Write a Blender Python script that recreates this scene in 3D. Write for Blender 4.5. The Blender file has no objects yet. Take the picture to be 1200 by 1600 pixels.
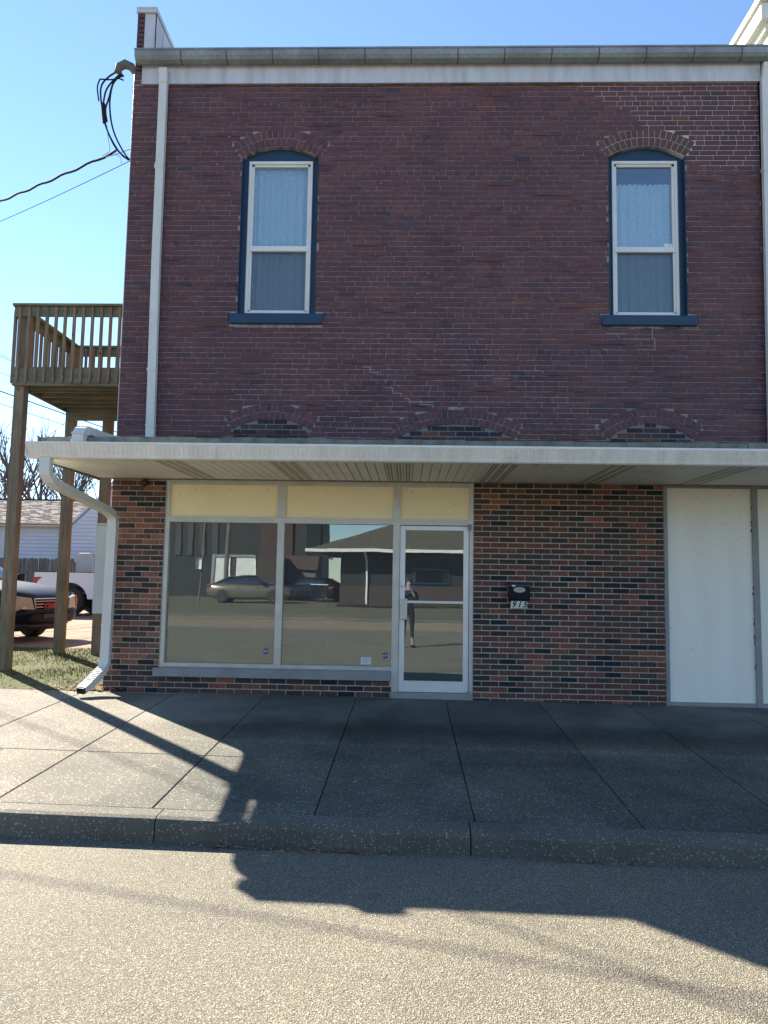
import bpy, math, random
from mathutils import Vector, Matrix
random.seed(7)
R = math.radians
sc = bpy.context.scene
col = sc.collection

# ------------------------------------------------------------------ camera
CAM = Vector((0.0, -9.6, 1.36))
yaw, pitch, roll = 0.03223, R(5.35), 0.0165
f = Vector((-math.sin(yaw)*math.cos(pitch), math.cos(yaw)*math.cos(pitch), math.sin(pitch)))
r = Vector((math.cos(yaw), math.sin(yaw), 0)); u = r.cross(f)
r2 = r*math.cos(roll)+u*math.sin(roll); u2 = -r*math.sin(roll)+u*math.cos(roll)
cd = bpy.data.cameras.new('camera'); cam = bpy.data.objects.new('camera', cd); col.objects.link(cam)
cd.sensor_fit = 'VERTICAL'; cd.sensor_height = 36; cd.lens = 27.0; cd.clip_start = 0.02; cd.clip_end = 2000
M3 = Matrix((r2, u2, -f)).transposed()
cam.matrix_world = Matrix.Translation(CAM) @ M3.to_4x4()
sc.camera = cam

# ------------------------------------------------------------------ sky, sun, exposure
SUN = Vector((-1.03, 1.13, 1.0)).normalized()
EL = math.asin(SUN.z); AZ = math.atan2(SUN.x, SUN.y)
w = bpy.data.worlds.new('World'); sc.world = w; w.use_nodes = True
nt = w.node_tree; bg = nt.nodes['Background']
sky = nt.nodes.new('ShaderNodeTexSky'); sky.sky_type = 'NISHITA'; sky.sun_disc = False
sky.sun_elevation = EL; sky.sun_rotation = AZ; sky.altitude = 150; sky.air_density = 1.0; sky.dust_density = 0.0; sky.ozone_density = 3.6
nt.links.new(sky.outputs[0], bg.inputs[0]); bg.inputs[1].default_value = 0.072
sd = bpy.data.lights.new('sun', 'SUN'); sd.energy = 5.0; sd.angle = R(0.53); sd.color = (1.0, 0.91, 0.77)
so = bpy.data.objects.new('sun', sd); col.objects.link(so); so.location = (-12, 14, 18)
so.rotation_euler = (-SUN).to_track_quat('-Z', 'Y').to_euler()
sc.view_settings.view_transform = 'Standard'; sc.view_settings.look = 'None'
sc.view_settings.exposure = 1.95; sc.view_settings.gamma = 1.0; sc.view_settings.use_curve_mapping = False

# ------------------------------------------------------------------ helpers
def tag(o, label=None, cat=None, group=None, kind=None):
    if label: o['label'] = label
    if cat: o['category'] = cat
    if group: o['group'] = group
    if kind: o['kind'] = kind
    return o
def thing(name, label, cat, loc=(0, 0, 0), group=None, rz=0.0):
    o = bpy.data.objects.new(name, None); col.objects.link(o); o.location = loc; o.rotation_euler[2] = rz
    o.empty_display_size = 0.1
    return tag(o, label, cat, group)
def link_child(o, parent):
    o.parent = parent
    # geometry is written in world coordinates: keep it there under an un-moved parent chain
class MB:
    def __init__(s): s.v = []; s.f = []; s.c = []; s.m = []
    def add(s, vs, fs, c=None, m=0):
        b = len(s.v); s.v += [tuple(v) for v in vs]
        for q in fs: s.f.append(tuple(b+i for i in q)); s.c.append(c); s.m.append(m)
    def box(s, x0, x1, y0, y1, z0, z1, c=None, m=0):
        s.add([(x0,y0,z0),(x1,y0,z0),(x1,y1,z0),(x0,y1,z0),(x0,y0,z1),(x1,y0,z1),(x1,y1,z1),(x0,y1,z1)],
              [(0,3,2,1),(4,5,6,7),(0,1,5,4),(1,2,6,5),(2,3,7,6),(3,0,4,7)], c, m)
    def cbox(s, x0, x1, y0, y1, z0, z1, b=0.004, c=None, m=0, jit=0.0):
        """box whose -Y face is chamfered"""
        j = lambda: random.uniform(-jit, jit)
        P = [(x0+j(),y0+b,z0+j()),(x1+j(),y0+b,z0+j()),(x1+j(),y0+b,z1+j()),(x0+j(),y0+b,z1+j())]
        B = [(p[0],y1,p[2]) for p in P]
        Q = [(P[0][0]+b,y0+j()*.5,P[0][2]+b),(P[1][0]-b,y0+j()*.5,P[1][2]+b),(P[2][0]-b,y0+j()*.5,P[2][2]-b),(P[3][0]+b,y0+j()*.5,P[3][2]-b)]
        s.add(Q+P+B, [(0,1,2,3),(4,5,1,0),(5,6,2,1),(6,7,3,2),(7,4,0,3),(8,9,5,4),(9,10,6,5),(10,11,7,6),(11,8,4,7)], c, m)
    def prism(s, poly, y0, y1, c=None, m=0):
        """poly in XZ (counter-clockwise seen from -Y), extruded along Y"""
        n = len(poly)
        s.add([(x,y0,z) for x,z in poly]+[(x,y1,z) for x,z in poly],
              [tuple(range(n)), tuple(reversed(range(n,2*n)))]+[((i+1)%n, i, n+i, n+(i+1)%n) for i in range(n)], c, m)
    def prism_x(s, poly, x0, x1, c=None, m=0):
        """poly in YZ extruded along X"""
        n = len(poly)
        s.add([(x0,y,z) for y,z in poly]+[(x1,y,z) for y,z in poly],
              [tuple(range(n)), tuple(reversed(range(n,2*n)))]+[((i+1)%n, i, n+i, n+(i+1)%n) for i in range(n)], c, m)
    def tube(s, pts, rad, n=8, c=None, m=0, cap=True):
        pts = [Vector(p) for p in pts]; rads = rad if isinstance(rad, (list, tuple)) else [rad]*len(pts)
        rings = []; up = None
        for i, p in enumerate(pts):
            d = (pts[min(i+1,len(pts)-1)]-pts[max(i-1,0)]).normalized()
            if up is None or abs(up.dot(d)) > .98: up = Vector((0,0,1)) if abs(d.z) < .9 else Vector((1,0,0))
            a = d.cross(up).normalized(); b = a.cross(d).normalized(); up = b
            rings.append([p+(a*math.cos(t)+b*math.sin(t))*rads[i] for t in [2*math.pi*k/n for k in range(n)]])
        vs = [v for rg in rings for v in rg]; fs = []
        for i in range(len(pts)-1):
            for k in range(n): fs.append((i*n+k, i*n+(k+1)%n, (i+1)*n+(k+1)%n, (i+1)*n+k))
        if cap: fs.append(tuple(reversed(range(n)))); fs.append(tuple(range((len(pts)-1)*n, len(pts)*n)))
        s.add(vs, fs, c, m)
    def sweep(s, pts, prof, side=(1,0,0), c=None, m=0):
        """sweep a closed 2D profile (a along side, b along normal) along pts"""
        pts = [Vector(p) for p in pts]; side = Vector(side); n = len(prof); vs = []; fs = []
        for i, p in enumerate(pts):
            d = (pts[min(i+1,len(pts)-1)]-pts[max(i-1,0)]).normalized()
            a = (side-d*side.dot(d)).normalized(); b = d.cross(a)
            vs += [p+a*q[0]+b*q[1] for q in prof]
        for i in range(len(pts)-1):
            for k in range(n): fs.append((i*n+k, i*n+(k+1)%n, (i+1)*n+(k+1)%n, (i+1)*n+k))
        s.add(vs, fs+[tuple(reversed(range(n))), tuple(range((len(pts)-1)*n, len(pts)*n))], c, m)
    def lathe(s, prof, origin, axis='Y', n=20, c=None, m=0, cap=True):
        ox, oy, oz = origin; vs = []; fs = []
        for (rr, h) in prof:
            for k in range(n):
                t = 2*math.pi*k/n; a, b = rr*math.cos(t), rr*math.sin(t)
                vs.append((ox+a, oy+h, oz+b) if axis == 'Y' else ((ox+h, oy+a, oz+b) if axis == 'X' else (ox+a, oy+b, oz+h)))
        for i in range(len(prof)-1):
            for k in range(n): fs.append((i*n+k, i*n+(k+1)%n, (i+1)*n+(k+1)%n, (i+1)*n+k))
        if cap: fs.append(tuple(range(n))); fs.append(tuple(reversed(range((len(prof)-1)*n, len(prof)*n))))
        s.add(vs, fs, c, m)
    def build(s, name, mat, parent=None, label=None, smooth=False, kind=None, recalc=True):
        me = bpy.data.meshes.new(name); me.from_pydata(s.v, [], s.f)
        for mm in (mat if isinstance(mat, (list, tuple)) else [mat]): me.materials.append(mm)
        if any(s.m): me.polygons.foreach_set('material_index', s.m)
        if any(c is not None for c in s.c):
            at = me.color_attributes.new('tint', 'FLOAT_COLOR', 'CORNER')
            buf = []
            for p, c in zip(me.polygons, s.c):
                cc = c or (.5,.5,.5); buf += [cc[0],cc[1],cc[2],1.0]*p.loop_total
            at.data.foreach_set('color', buf)
        if smooth: me.polygons.foreach_set('use_smooth', [True]*len(me.polygons))
        me.validate(); me.update()
        if recalc:
            import bmesh
            bm = bmesh.new(); bm.from_mesh(me); bmesh.ops.recalc_face_normals(bm, faces=bm.faces); bm.to_mesh(me); bm.free()
        o = bpy.data.objects.new(name, me); col.objects.link(o)
        if parent is not None:
            o.parent = parent
            wm = parent.matrix_world_cached if hasattr(parent, 'matrix_world_cached') else None
        if label: o['label'] = label
        if kind: o['kind'] = kind
        return o

# ------------------------------------------------------------------ materials
def N(nt, t, **kw):
    n = nt.nodes.new(t)
    for k, v in kw.items(): setattr(n, k, v)
    return n
def newmat(name, rough=0.7, metallic=0.0, spec=0.5):
    m = bpy.data.materials.new(name); m.use_nodes = True
    b = m.node_tree.nodes['Principled BSDF']; b.inputs['Roughness'].default_value = rough; b.inputs['Metallic'].default_value = metallic
    b.inputs['Specular IOR Level'].default_value = spec
    return m, m.node_tree, b
def pos(nt, scale=(1,1,1)):
    g = N(nt, 'ShaderNodeNewGeometry'); mp = N(nt, 'ShaderNodeMapping'); mp.inputs['Scale'].default_value = scale
    nt.links.new(g.outputs['Position'], mp.inputs[0]); return mp.outputs[0]
def noise(nt, vec, scale, detail=4, rough=.55):
    n = N(nt, 'ShaderNodeTexNoise'); n.inputs['Scale'].default_value = scale; n.inputs['Detail'].default_value = detail; n.inputs['Roughness'].default_value = rough
    nt.links.new(vec, n.inputs['Vector']); return n.outputs['Fac']
def ramp(nt, fac, stops):
    n = N(nt, 'ShaderNodeValToRGB'); e = n.color_ramp.elements
    while len(e) < len(stops): e.new(0.5)
    for k, (p, c) in enumerate(stops): e[k].position = p; e[k].color = (c[0], c[1], c[2], 1) if len(c) == 3 else c
    nt.links.new(fac, n.inputs[0]); return n.outputs[0]
def mix(nt, fac, a, b, mode='MIX'):
    n = N(nt, 'ShaderNodeMix', data_type='RGBA', blend_type=mode)
    for s_, v in ((n.inputs[0], fac), (n.inputs[6], a), (n.inputs[7], b)):
        if isinstance(v, (int, float)): s_.default_value = v
        elif isinstance(v, tuple): s_.default_value = (v[0], v[1], v[2], 1)
        else: nt.links.new(v, s_)
    return n.outputs[2]
def math_(nt, op, a, b=None, c=None, clamp=False):
    n = N(nt, 'ShaderNodeMath', operation=op); n.use_clamp = clamp
    for i, v in enumerate((a, b, c)):
        if v is None: continue
        if isinstance(v, (int, float)): n.inputs[i].default_value = v
        else: nt.links.new(v, n.inputs[i])
    return n.outputs[0]
def bump(nt, b, h, strength=0.3, dist=0.01):
    n = N(nt, 'ShaderNodeBump'); n.inputs['Strength'].default_value = strength; n.inputs['Distance'].default_value = dist
    nt.links.new(h, n.inputs['Height']); nt.links.new(n.outputs[0], b.inputs['Normal'])
def grimy(name, base, rough=0.6, amt=0.35, scale=3.0, dark=None, metallic=0, bs=0.15, fine=60, stretch=(1,1,1), spec=.4):
    m, nt, b = newmat(name, rough, metallic, spec)
    p = pos(nt, stretch); n1 = noise(nt, p, scale, 6); n2 = noise(nt, p, fine, 3)
    d = dark or tuple(c*.55 for c in base)
    c1 = ramp(nt, n1, [(0.3, tuple(a*(1-amt)+b_*amt for a, b_ in zip(base, d))), (0.62, base)])
    c2 = ramp(nt, n2, [(0.3, (1-amt*.35,)*3), (0.7, (1,)*3)])
    nt.links.new(mix(nt, 1.0, c1, c2, 'MULTIPLY'), b.inputs['Base Color'])
    bump(nt, b, n2, bs, 0.004)
    return m
def plain(name, c, rough=.5, metallic=0, spec=.5):
    m, nt, b = newmat(name, rough, metallic, spec); b.inputs['Base Color'].default_value = (*c, 1)
    return m

def brick_mat(name, src, painted):
    m, nt, b = newmat(name, 0.62 if painted else 0.8, 0, 0.35)
    if src == 'object': c0 = N(nt, 'ShaderNodeObjectInfo').outputs['Color']
    else:
        a = N(nt, 'ShaderNodeVertexColor'); a.layer_name = 'tint'; c0 = a.outputs['Color']
    p = pos(nt)
    n1 = noise(nt, p, 1.1, 5); n2 = noise(nt, p, 45, 4, .7); n3 = noise(nt, p, 9, 4)
    c1 = mix(nt, 1.0, c0, ramp(nt, n2, [(0.25, (.8,.8,.8)), (0.7, (1.14,1.14,1.14))] if painted else [(0.25, (.55,.55,.55)), (0.7, (1.25,1.25,1.25))]), 'MULTIPLY')
    c2 = mix(nt, 1.0, c1, ramp(nt, n1, [(0.35, (.8,.82,.86)), (0.65, (1.1,1.06,1.02))]), 'MULTIPLY')
    if painted: spots = ramp(nt, n3, [(0.74, (0,0,0)), (0.8, (.2,.2,.2))]); c2 = mix(nt, spots, c2, (.16,.1,.09))
    else: spots = ramp(nt, n2, [(0.68, (0,0,0)), (0.8, (.5,.5,.5))]); c2 = mix(nt, spots, c2, (.3,.22,.18))
    nt.links.new(c2, b.inputs['Base Color']); bump(nt, b, n2, .6, .004)
    return m
M_PB_O = brick_mat('painted_brick_piece', 'object', True); M_PB_A = brick_mat('painted_brick_field', 'attr', True)
M_VB_O = brick_mat('face_brick_piece', 'object', False); M_VB_A = brick_mat('face_brick_field', 'attr', False)

def mortar_upper():
    m, nt, b = newmat('old_mortar', .9)
    p = pos(nt, (1, 1, 14)); n = noise(nt, p, 1.3, 6, .65); p2 = pos(nt); n2 = noise(nt, p2, 14, 4)
    dark = (.045,.028,.03)
    c = mix(nt, ramp(nt, n, [(0.37, (0,0,0)), (0.50, (1,1,1))]), dark, (.34,.29,.29))
    c = mix(nt, ramp(nt, n2, [(0.4, (0,0,0)), (0.68, (.6,.6,.6))]), c, dark)
    # repointed corner beside the right upper window
    g = N(nt, 'ShaderNodeNewGeometry'); sx = N(nt, 'ShaderNodeSeparateXYZ'); nt.links.new(g.outputs['Position'], sx.inputs[0])
    n3 = noise(nt, p2, 2.2, 3)
    wob = math_(nt, 'MULTIPLY_ADD', n3, .9, -.45)
    # x + 1.1*(z-7.35) > 3.3 and z > 6.75
    lim = math_(nt, 'MULTIPLY_ADD', sx.outputs['Z'], 1.35, sx.outputs['X'])
    a = math_(nt, 'GREATER_THAN', math_(nt, 'ADD', lim, wob), 12.9)
    bz = math_(nt, 'GREATER_THAN', math_(nt, 'MULTIPLY_ADD', n3, .3, sx.outputs['Z']), 6.93)
    cz = math_(nt, 'LESS_THAN', math_(nt, 'MULTIPLY_ADD', sx.outputs['Z'], 0, math_(nt, 'SUBTRACT', sx.outputs['Z'], math_(nt,'MULTIPLY',sx.outputs['X'],0.02))), 7.9)
    k = math_(nt, 'MULTIPLY', math_(nt, 'MULTIPLY', a, bz), cz)
    c = mix(nt, k, c, (.52,.48,.46))
    nt.links.new(c, b.inputs['Base Color']); bump(nt, b, n2, .5, .004); return m
M_MORT_U = mortar_upper()
M_MORT = grimy('pale_mortar', (.50,.46,.40), .95, .5, 4, fine=80, bs=.4)
M_MORT_W = grimy('pale_repointing', (.46,.42,.40), .95, .3, 6, fine=80, bs=.4)
M_SIDEWALL = grimy('side_wall_paint', (.16,.07,.06), .8, .5, 2)

def concrete(name, agg):
    m, nt, b = newmat(name, .88, 0, .3)
    p = pos(nt); g = N(nt, 'ShaderNodeNewGeometry'); sx = N(nt, 'ShaderNodeSeparateXYZ'); nt.links.new(g.outputs['Position'], sx.inputs[0])
    v = N(nt, 'ShaderNodeTexVoronoi'); v.inputs['Scale'].default_value = 95; nt.links.new(p, v.inputs['Vector'])
    sv = N(nt, 'ShaderNodeSeparateColor'); nt.links.new(v.outputs['Color'], sv.inputs[0])
    peb = ramp(nt, sv.outputs[0], [(0.0, (.12,.11,.09)), (0.35, (.135,.115,.08)), (0.62, (.172,.148,.103)), (0.86, (.235,.20,.15)), (0.94, (.62,.58,.50))])
    peb = mix(nt, ramp(nt, v.outputs['Distance'], [(0.35, (0,0,0)), (0.6, (1,1,1))]), peb, (.15,.135,.11))
    n1 = noise(nt, p, 90, 4, .7); n2 = noise(nt, p, 1.6, 6, .6); n3 = noise(nt, p, 7, 4)
    smooth = mix(nt, 1, (.22,.212,.19), ramp(nt, n1, [(0.25, (.7,.7,.7)), (.75, (1.15,1.15,1.15))]), 'MULTIPLY')
    # aggregate shows where the surface has worn: away from the wall
    wy = math_(nt, 'MULTIPLY_ADD', n3, .5, sx.outputs['Y'])
    if agg == 'slab':
        k = ramp(nt, math_(nt, 'MULTIPLY_ADD', wy, -1.0, -1.05, clamp=True), [(0.0, (0,0,0)), (0.45, (1,1,1))])
        # dry left end is worn everywhere
        lx = ramp(nt, math_(nt, 'MULTIPLY_ADD', sx.outputs['X'], -1.0, -2.7, clamp=True), [(0, (0,0,0)), (.5, (1,1,1))])
        k = mix(nt, 1, k, lx, 'LIGHTEN')
        c = mix(nt, k, smooth, peb)
        # drip-line stain under the canopy edge, wandering
        sy = math_(nt, 'MULTIPLY_ADD', n2, .9, math_(nt, 'ADD', sx.outputs['Y'], math_(nt, 'MULTIPLY', sx.outputs['X'], -.02)))
        st = ramp(nt, math_(nt, 'ABSOLUTE', math_(nt, 'ADD', sy, 1.25)), [(0.1, (.52,.56,.58)), (0.42, (.86,.88,.88)), (.6, (1,1,1))])
        lt = ramp(nt, math_(nt, 'ABSOLUTE', math_(nt, 'ADD', math_(nt, 'MULTIPLY_ADD', n3, .12, sx.outputs['Y']), 2.27)), [(0.0, (1.3,1.3,1.26)), (0.09, (1,1,1))])
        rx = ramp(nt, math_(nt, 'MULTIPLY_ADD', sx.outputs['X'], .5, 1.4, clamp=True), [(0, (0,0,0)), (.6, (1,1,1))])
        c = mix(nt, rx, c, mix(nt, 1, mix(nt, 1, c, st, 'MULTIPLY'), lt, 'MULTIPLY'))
        # darker, bluer mottling over the right-hand slabs
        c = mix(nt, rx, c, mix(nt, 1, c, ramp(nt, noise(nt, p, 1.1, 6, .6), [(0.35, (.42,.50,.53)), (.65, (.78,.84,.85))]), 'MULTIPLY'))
        oi = N(nt, 'ShaderNodeObjectInfo'); c = mix(nt, 1, c, ramp(nt, oi.outputs['Random'], [(0, (.82,.83,.84)), (1, (1.1,1.09,1.06))]), 'MULTIPLY')
    else:
        c = mix(nt, .75, smooth, peb)
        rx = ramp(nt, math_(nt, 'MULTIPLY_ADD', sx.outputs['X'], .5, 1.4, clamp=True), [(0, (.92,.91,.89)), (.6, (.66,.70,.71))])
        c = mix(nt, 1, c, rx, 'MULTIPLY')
    c = mix(nt, 1, c, ramp(nt, n2, [(0.3, (.72,.73,.74)), (0.65, (1.08,1.07,1.05))]), 'MULTIPLY')
    nt.links.new(c, b.inputs['Base Color'])
    h = mix(nt, .5, n1, v.outputs['Distance']); bump(nt, b, h, .55, .006)
    return m
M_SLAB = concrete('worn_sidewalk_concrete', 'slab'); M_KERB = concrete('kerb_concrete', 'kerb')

def road_mat():
    m, nt, b = newmat('chip_seal_asphalt', .85, 0, .35)
    p = pos(nt); v = N(nt, 'ShaderNodeTexVoronoi'); v.inputs['Scale'].default_value = 150; nt.links.new(p, v.inputs['Vector'])
    sv = N(nt, 'ShaderNodeSeparateColor'); nt.links.new(v.outputs['Color'], sv.inputs[0])
    c = ramp(nt, sv.outputs[1], [(0, (.09,.088,.075)), (.3, (.195,.172,.118)), (.65, (.27,.24,.162)), (.9, (.35,.315,.22)), (.97, (.52,.48,.38))])
    c = mix(nt, ramp(nt, v.outputs['Distance'], [(0.38, (0,0,0)), (0.62, (.85,.85,.85))]), c, (.09,.085,.075))
    n2 = noise(nt, p, .9, 6, .6); n3 = noise(nt, p, 12, 4)
    c = mix(nt, 1, c, ramp(nt, n2, [(0.3, (.84,.84,.85)), (0.68, (1.06,1.05,1.03))]), 'MULTIPLY')
    # long dark streak slanting across the road
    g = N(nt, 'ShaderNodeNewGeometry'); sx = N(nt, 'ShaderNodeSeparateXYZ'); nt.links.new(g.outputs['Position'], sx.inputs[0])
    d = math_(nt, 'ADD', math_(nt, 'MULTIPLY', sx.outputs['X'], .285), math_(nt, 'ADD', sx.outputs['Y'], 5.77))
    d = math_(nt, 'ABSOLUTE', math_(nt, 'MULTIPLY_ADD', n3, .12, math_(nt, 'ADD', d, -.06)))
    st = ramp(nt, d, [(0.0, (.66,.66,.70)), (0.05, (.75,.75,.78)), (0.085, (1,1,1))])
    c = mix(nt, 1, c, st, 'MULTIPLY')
    oil = ramp(nt, noise(nt, p, 2.3, 2), [(0.71, (1,1,1)), (0.78, (.72,.72,.72))])
    c = mix(nt, 1, c, oil, 'MULTIPLY')
    nt.links.new(c, b.inputs['Base Color']); bump(nt, b, v.outputs['Distance'], .8, .006)
    return m
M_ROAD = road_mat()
def soil_mat():
    m, nt, b = newmat('gravel_dirt', .95, 0, .2)
    p = pos(nt); n = noise(nt, p, 3, 6, .7); n2 = noise(nt, p, 60, 4, .8)
    c = ramp(nt, n, [(0.3, (.20,.155,.11)), (.6, (.33,.26,.19))])
    c = mix(nt, 1, c, ramp(nt, n2, [(0.3, (.6,.6,.6)), (.7, (1.3,1.3,1.3))]), 'MULTIPLY')
    nt.links.new(c, b.inputs['Base Color']); bump(nt, b, n2, .8, .02); return m
M_SOIL = soil_mat()
def turf_mat():
    m, nt, b = newmat('thin_winter_turf', .95, 0, .2)
    p = pos(nt); n = noise(nt, p, 1.7, 8, .8); n2 = noise(nt, p, 40, 4, .8)
    c = ramp(nt, n, [(0.36, (.13,.105,.05)), (.5, (.085,.095,.03)), (.64, (.05,.08,.018))])
    c = mix(nt, 1, c, ramp(nt, n2, [(0.3, (.6,.6,.6)), (.7, (1.4,1.4,1.4))]), 'MULTIPLY')
    nt.links.new(c, b.inputs['Base Color']); bump(nt, b, n2, .9, .02); return m
M_TURF = turf_mat()
def wood_mat(name, base, dark, axis):
    m, nt, b = newmat(name, .82, 0, .25)
    st = {'z': (14,14,.9), 'x': (.9,14,14), 'y': (14,.9,14)}[axis]
    p = pos(nt, st); n = noise(nt, p, 2.2, 6, .65); p2 = pos(nt); n2 = noise(nt, p2, 1.7, 4); v = N(nt, 'ShaderNodeTexVoronoi'); v.inputs['Scale'].default_value = 2.6
    nt.links.new(p2, v.inputs['Vector'])
    c = ramp(nt, n, [(0.3, dark), (0.5, base), (0.75, tuple(min(1, q*1.35) for q in base))])
    c = mix(nt, 1, c, ramp(nt, n2, [(.35, (.7,.78,.74)), (.65, (1.05,1,1))]), 'MULTIPLY')
    c = mix(nt, ramp(nt, v.outputs['Distance'], [(0.03, (1,1,1)), (0.07, (0,0,0))]), c, tuple(q*.3 for q in dark))
    nt.links.new(c, b.inputs['Base Color']); bump(nt, b, n, .5, .006); return m
M_WZ = wood_mat('weathered_timber_upright', (.22,.175,.125), (.12,.095,.07), 'z')
M_WX = wood_mat('weathered_timber_level', (.18,.175,.135), (.085,.09,.07), 'x')
M_WY = wood_mat('weathered_timber_deep', (.18,.175,.135), (.085,.09,.07), 'y')
M_NAVY = grimy('navy_paint', (.012,.045,.095), .45, .3, 3, bs=.1)
M_WHITE = grimy('white_vinyl', (.74,.74,.72), .4, .2, 3, bs=.03)
M_ALU = grimy('dull_aluminium', (.58,.58,.54), .42, .35, 5, metallic=.35, bs=.05)
M_ALUD = grimy('aluminium_door', (.72,.74,.74), .38, .2, 5, metallic=.3, bs=.04)
M_STEELG = grimy('galvanised_gutter', (.30,.34,.36), .5, .7, 2.0, dark=(.15,.15,.15), metallic=.3, bs=.2, fine=25)
M_FASCIA = grimy('white_metal_fascia', (.58,.60,.66), .45, .45, 2.2, dark=(.30,.26,.22), bs=.05, stretch=(4,1,.6))
M_CREAM = grimy('cream_soffit', (.84,.80,.68), .5, .25, 2, bs=.04)
M_CREAM_G = grimy('cream_gutter', (.80,.78,.72), .45, .35, 3, bs=.12, fine=40, stretch=(3,1,.5))
M_VENT = grimy('vented_soffit', (.42,.35,.24), .6, .4, 3, fine=220, bs=.3)
M_YEL = grimy('yellow_board', (.90,.79,.50), .7, .12, 3, bs=.1)
M_PANEL = grimy('cream_board', (.82,.81,.73), .7, .16, 1.6, bs=.12, fine=30, stretch=(3,1,.5))
M_SILLC = grimy('grey_ledge', (.30,.31,.31), .75, .45, 3, bs=.2)
M_DOWN = grimy('white_downspout', (.66,.66,.63), .42, .25, 3, bs=.05, stretch=(1,1,.5))
M_LEDGE = grimy('mossy_roof_edge', (.23,.24,.20), .9, .7, 7, dark=(.07,.08,.06), bs=.6, fine=50)
M_BLACK = plain('black_plastic', (.015,.015,.017), .35)
M_RUB = plain('tyre_rubber', (.018,.018,.02), .8)
M_DARK = plain('dark_interior', (.05,.047,.043), .9)
M_FLOOR = grimy('shop_floor', (.30,.26,.20), .7, .4, 2)
M_IWALL = grimy('shop_wall', (.22,.20,.17), .9, .3, 2)

def glass_mat(name, refl, tint, rough=0.0, film=.0):
    m = bpy.data.materials.new(name); m.use_nodes = True; nt = m.node_tree; nt.nodes.clear()
    o = N(nt, 'ShaderNodeOutputMaterial'); mx = N(nt, 'ShaderNodeMixShader'); g = N(nt, 'ShaderNodeBsdfGlossy'); t = N(nt, 'ShaderNodeBsdfTransparent')
    g.inputs['Roughness'].default_value = rough; g.inputs['Color'].default_value = (.86,.97,1,1); t.inputs['Color'].default_value = (*tint, 1)
    lw = N(nt, 'ShaderNodeLayerWeight'); lw.inputs[0].default_value = .35
    fac = math_(nt, 'MULTIPLY_ADD', lw.outputs['Fresnel'], .6, refl, clamp=True)
    nt.links.new(fac, mx.inputs[0]); nt.links.new(t.outputs[0], mx.inputs[1]); nt.links.new(g.outputs[0], mx.inputs[2])
    dm_ = N(nt, 'ShaderNodeMixShader'); df = N(nt, 'ShaderNodeBsdfDiffuse'); df.inputs[0].default_value = (.55,.57,.58,1)   # film of dust
    nt.links.new(ramp(nt, noise(nt, pos(nt, (1,1,.5)), 3.0, 5), [(.3, (.02+film,)*3), (.7, (film*2.2,)*3)]), dm_.inputs[0])
    nt.links.new(mx.outputs[0], dm_.inputs[1]); nt.links.new(df.outputs[0], dm_.inputs[2]); nt.links.new(dm_.outputs[0], o.inputs[0])
    n = noise(nt, pos(nt), 1.1, 2); bp = N(nt, 'ShaderNodeBump'); bp.inputs['Strength'].default_value = .03; bp.inputs['Distance'].default_value = .02
    nt.links.new(n, bp.inputs['Height']); nt.links.new(bp.outputs[0], g.inputs['Normal'])
    return m
M_GLASS = glass_mat('shop_window_glass', .13, (.62,.66,.66), film=.035); M_GLASSU = glass_mat('upper_window_glass', .10, (.93,.96,.98))
M_CARGLASS = glass_mat('car_glass', .25, (.12,.13,.14))
def lace_mat():
    m = bpy.data.materials.new('lace_cloth'); m.use_nodes = True; nt = m.node_tree; nt.nodes.clear()
    o = N(nt, 'ShaderNodeOutputMaterial'); mx = N(nt, 'ShaderNodeMixShader'); d = N(nt, 'ShaderNodeBsdfDiffuse'); t = N(nt, 'ShaderNodeBsdfTransparent')
    tl = N(nt, 'ShaderNodeBsdfTranslucent'); m2 = N(nt, 'ShaderNodeMixShader'); m2.inputs[0].default_value = .3
    p = pos(nt); v = N(nt, 'ShaderNodeTexVoronoi'); v.inputs['Scale'].default_value = 55; nt.links.new(p, v.inputs['Vector']); n = noise(nt, p, 22, 3)
    fac = ramp(nt, mix(nt, .5, v.outputs['Distance'], n), [(0.34, (1,1,1)), (.58, (.84,.84,.84))])
    d.inputs[0].default_value = (.76,.90,.94,1); tl.inputs[0].default_value = (.7,.72,.74,1)
    nt.links.new(d.outputs[0], m2.inputs[1]); nt.links.new(tl.outputs[0], m2.inputs[2])
    nt.links.new(fac, mx.inputs[0]); nt.links.new(t.outputs[0], mx.inputs[1]); nt.links.new(m2.outputs[0], mx.inputs[2]); nt.links.new(mx.outputs[0], o.inputs[0]); return m
M_LACE = lace_mat()
def screen_mat():
    m = bpy.data.materials.new('insect_screen'); m.use_nodes = True; nt = m.node_tree; nt.nodes.clear()
    o = N(nt, 'ShaderNodeOutputMaterial'); mx = N(nt, 'ShaderNodeMixShader'); d = N(nt, 'ShaderNodeBsdfDiffuse'); t = N(nt, 'ShaderNodeBsdfTransparent')
    d.inputs[0].default_value = (.05,.055,.06,1); mx.inputs[0].default_value = .2
    nt.links.new(t.outputs[0], mx.inputs[1]); nt.links.new(d.outputs[0], mx.inputs[2]); nt.links.new(mx.outputs[0], o.inputs[0]); return m
M_SCREEN = screen_mat()

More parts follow.
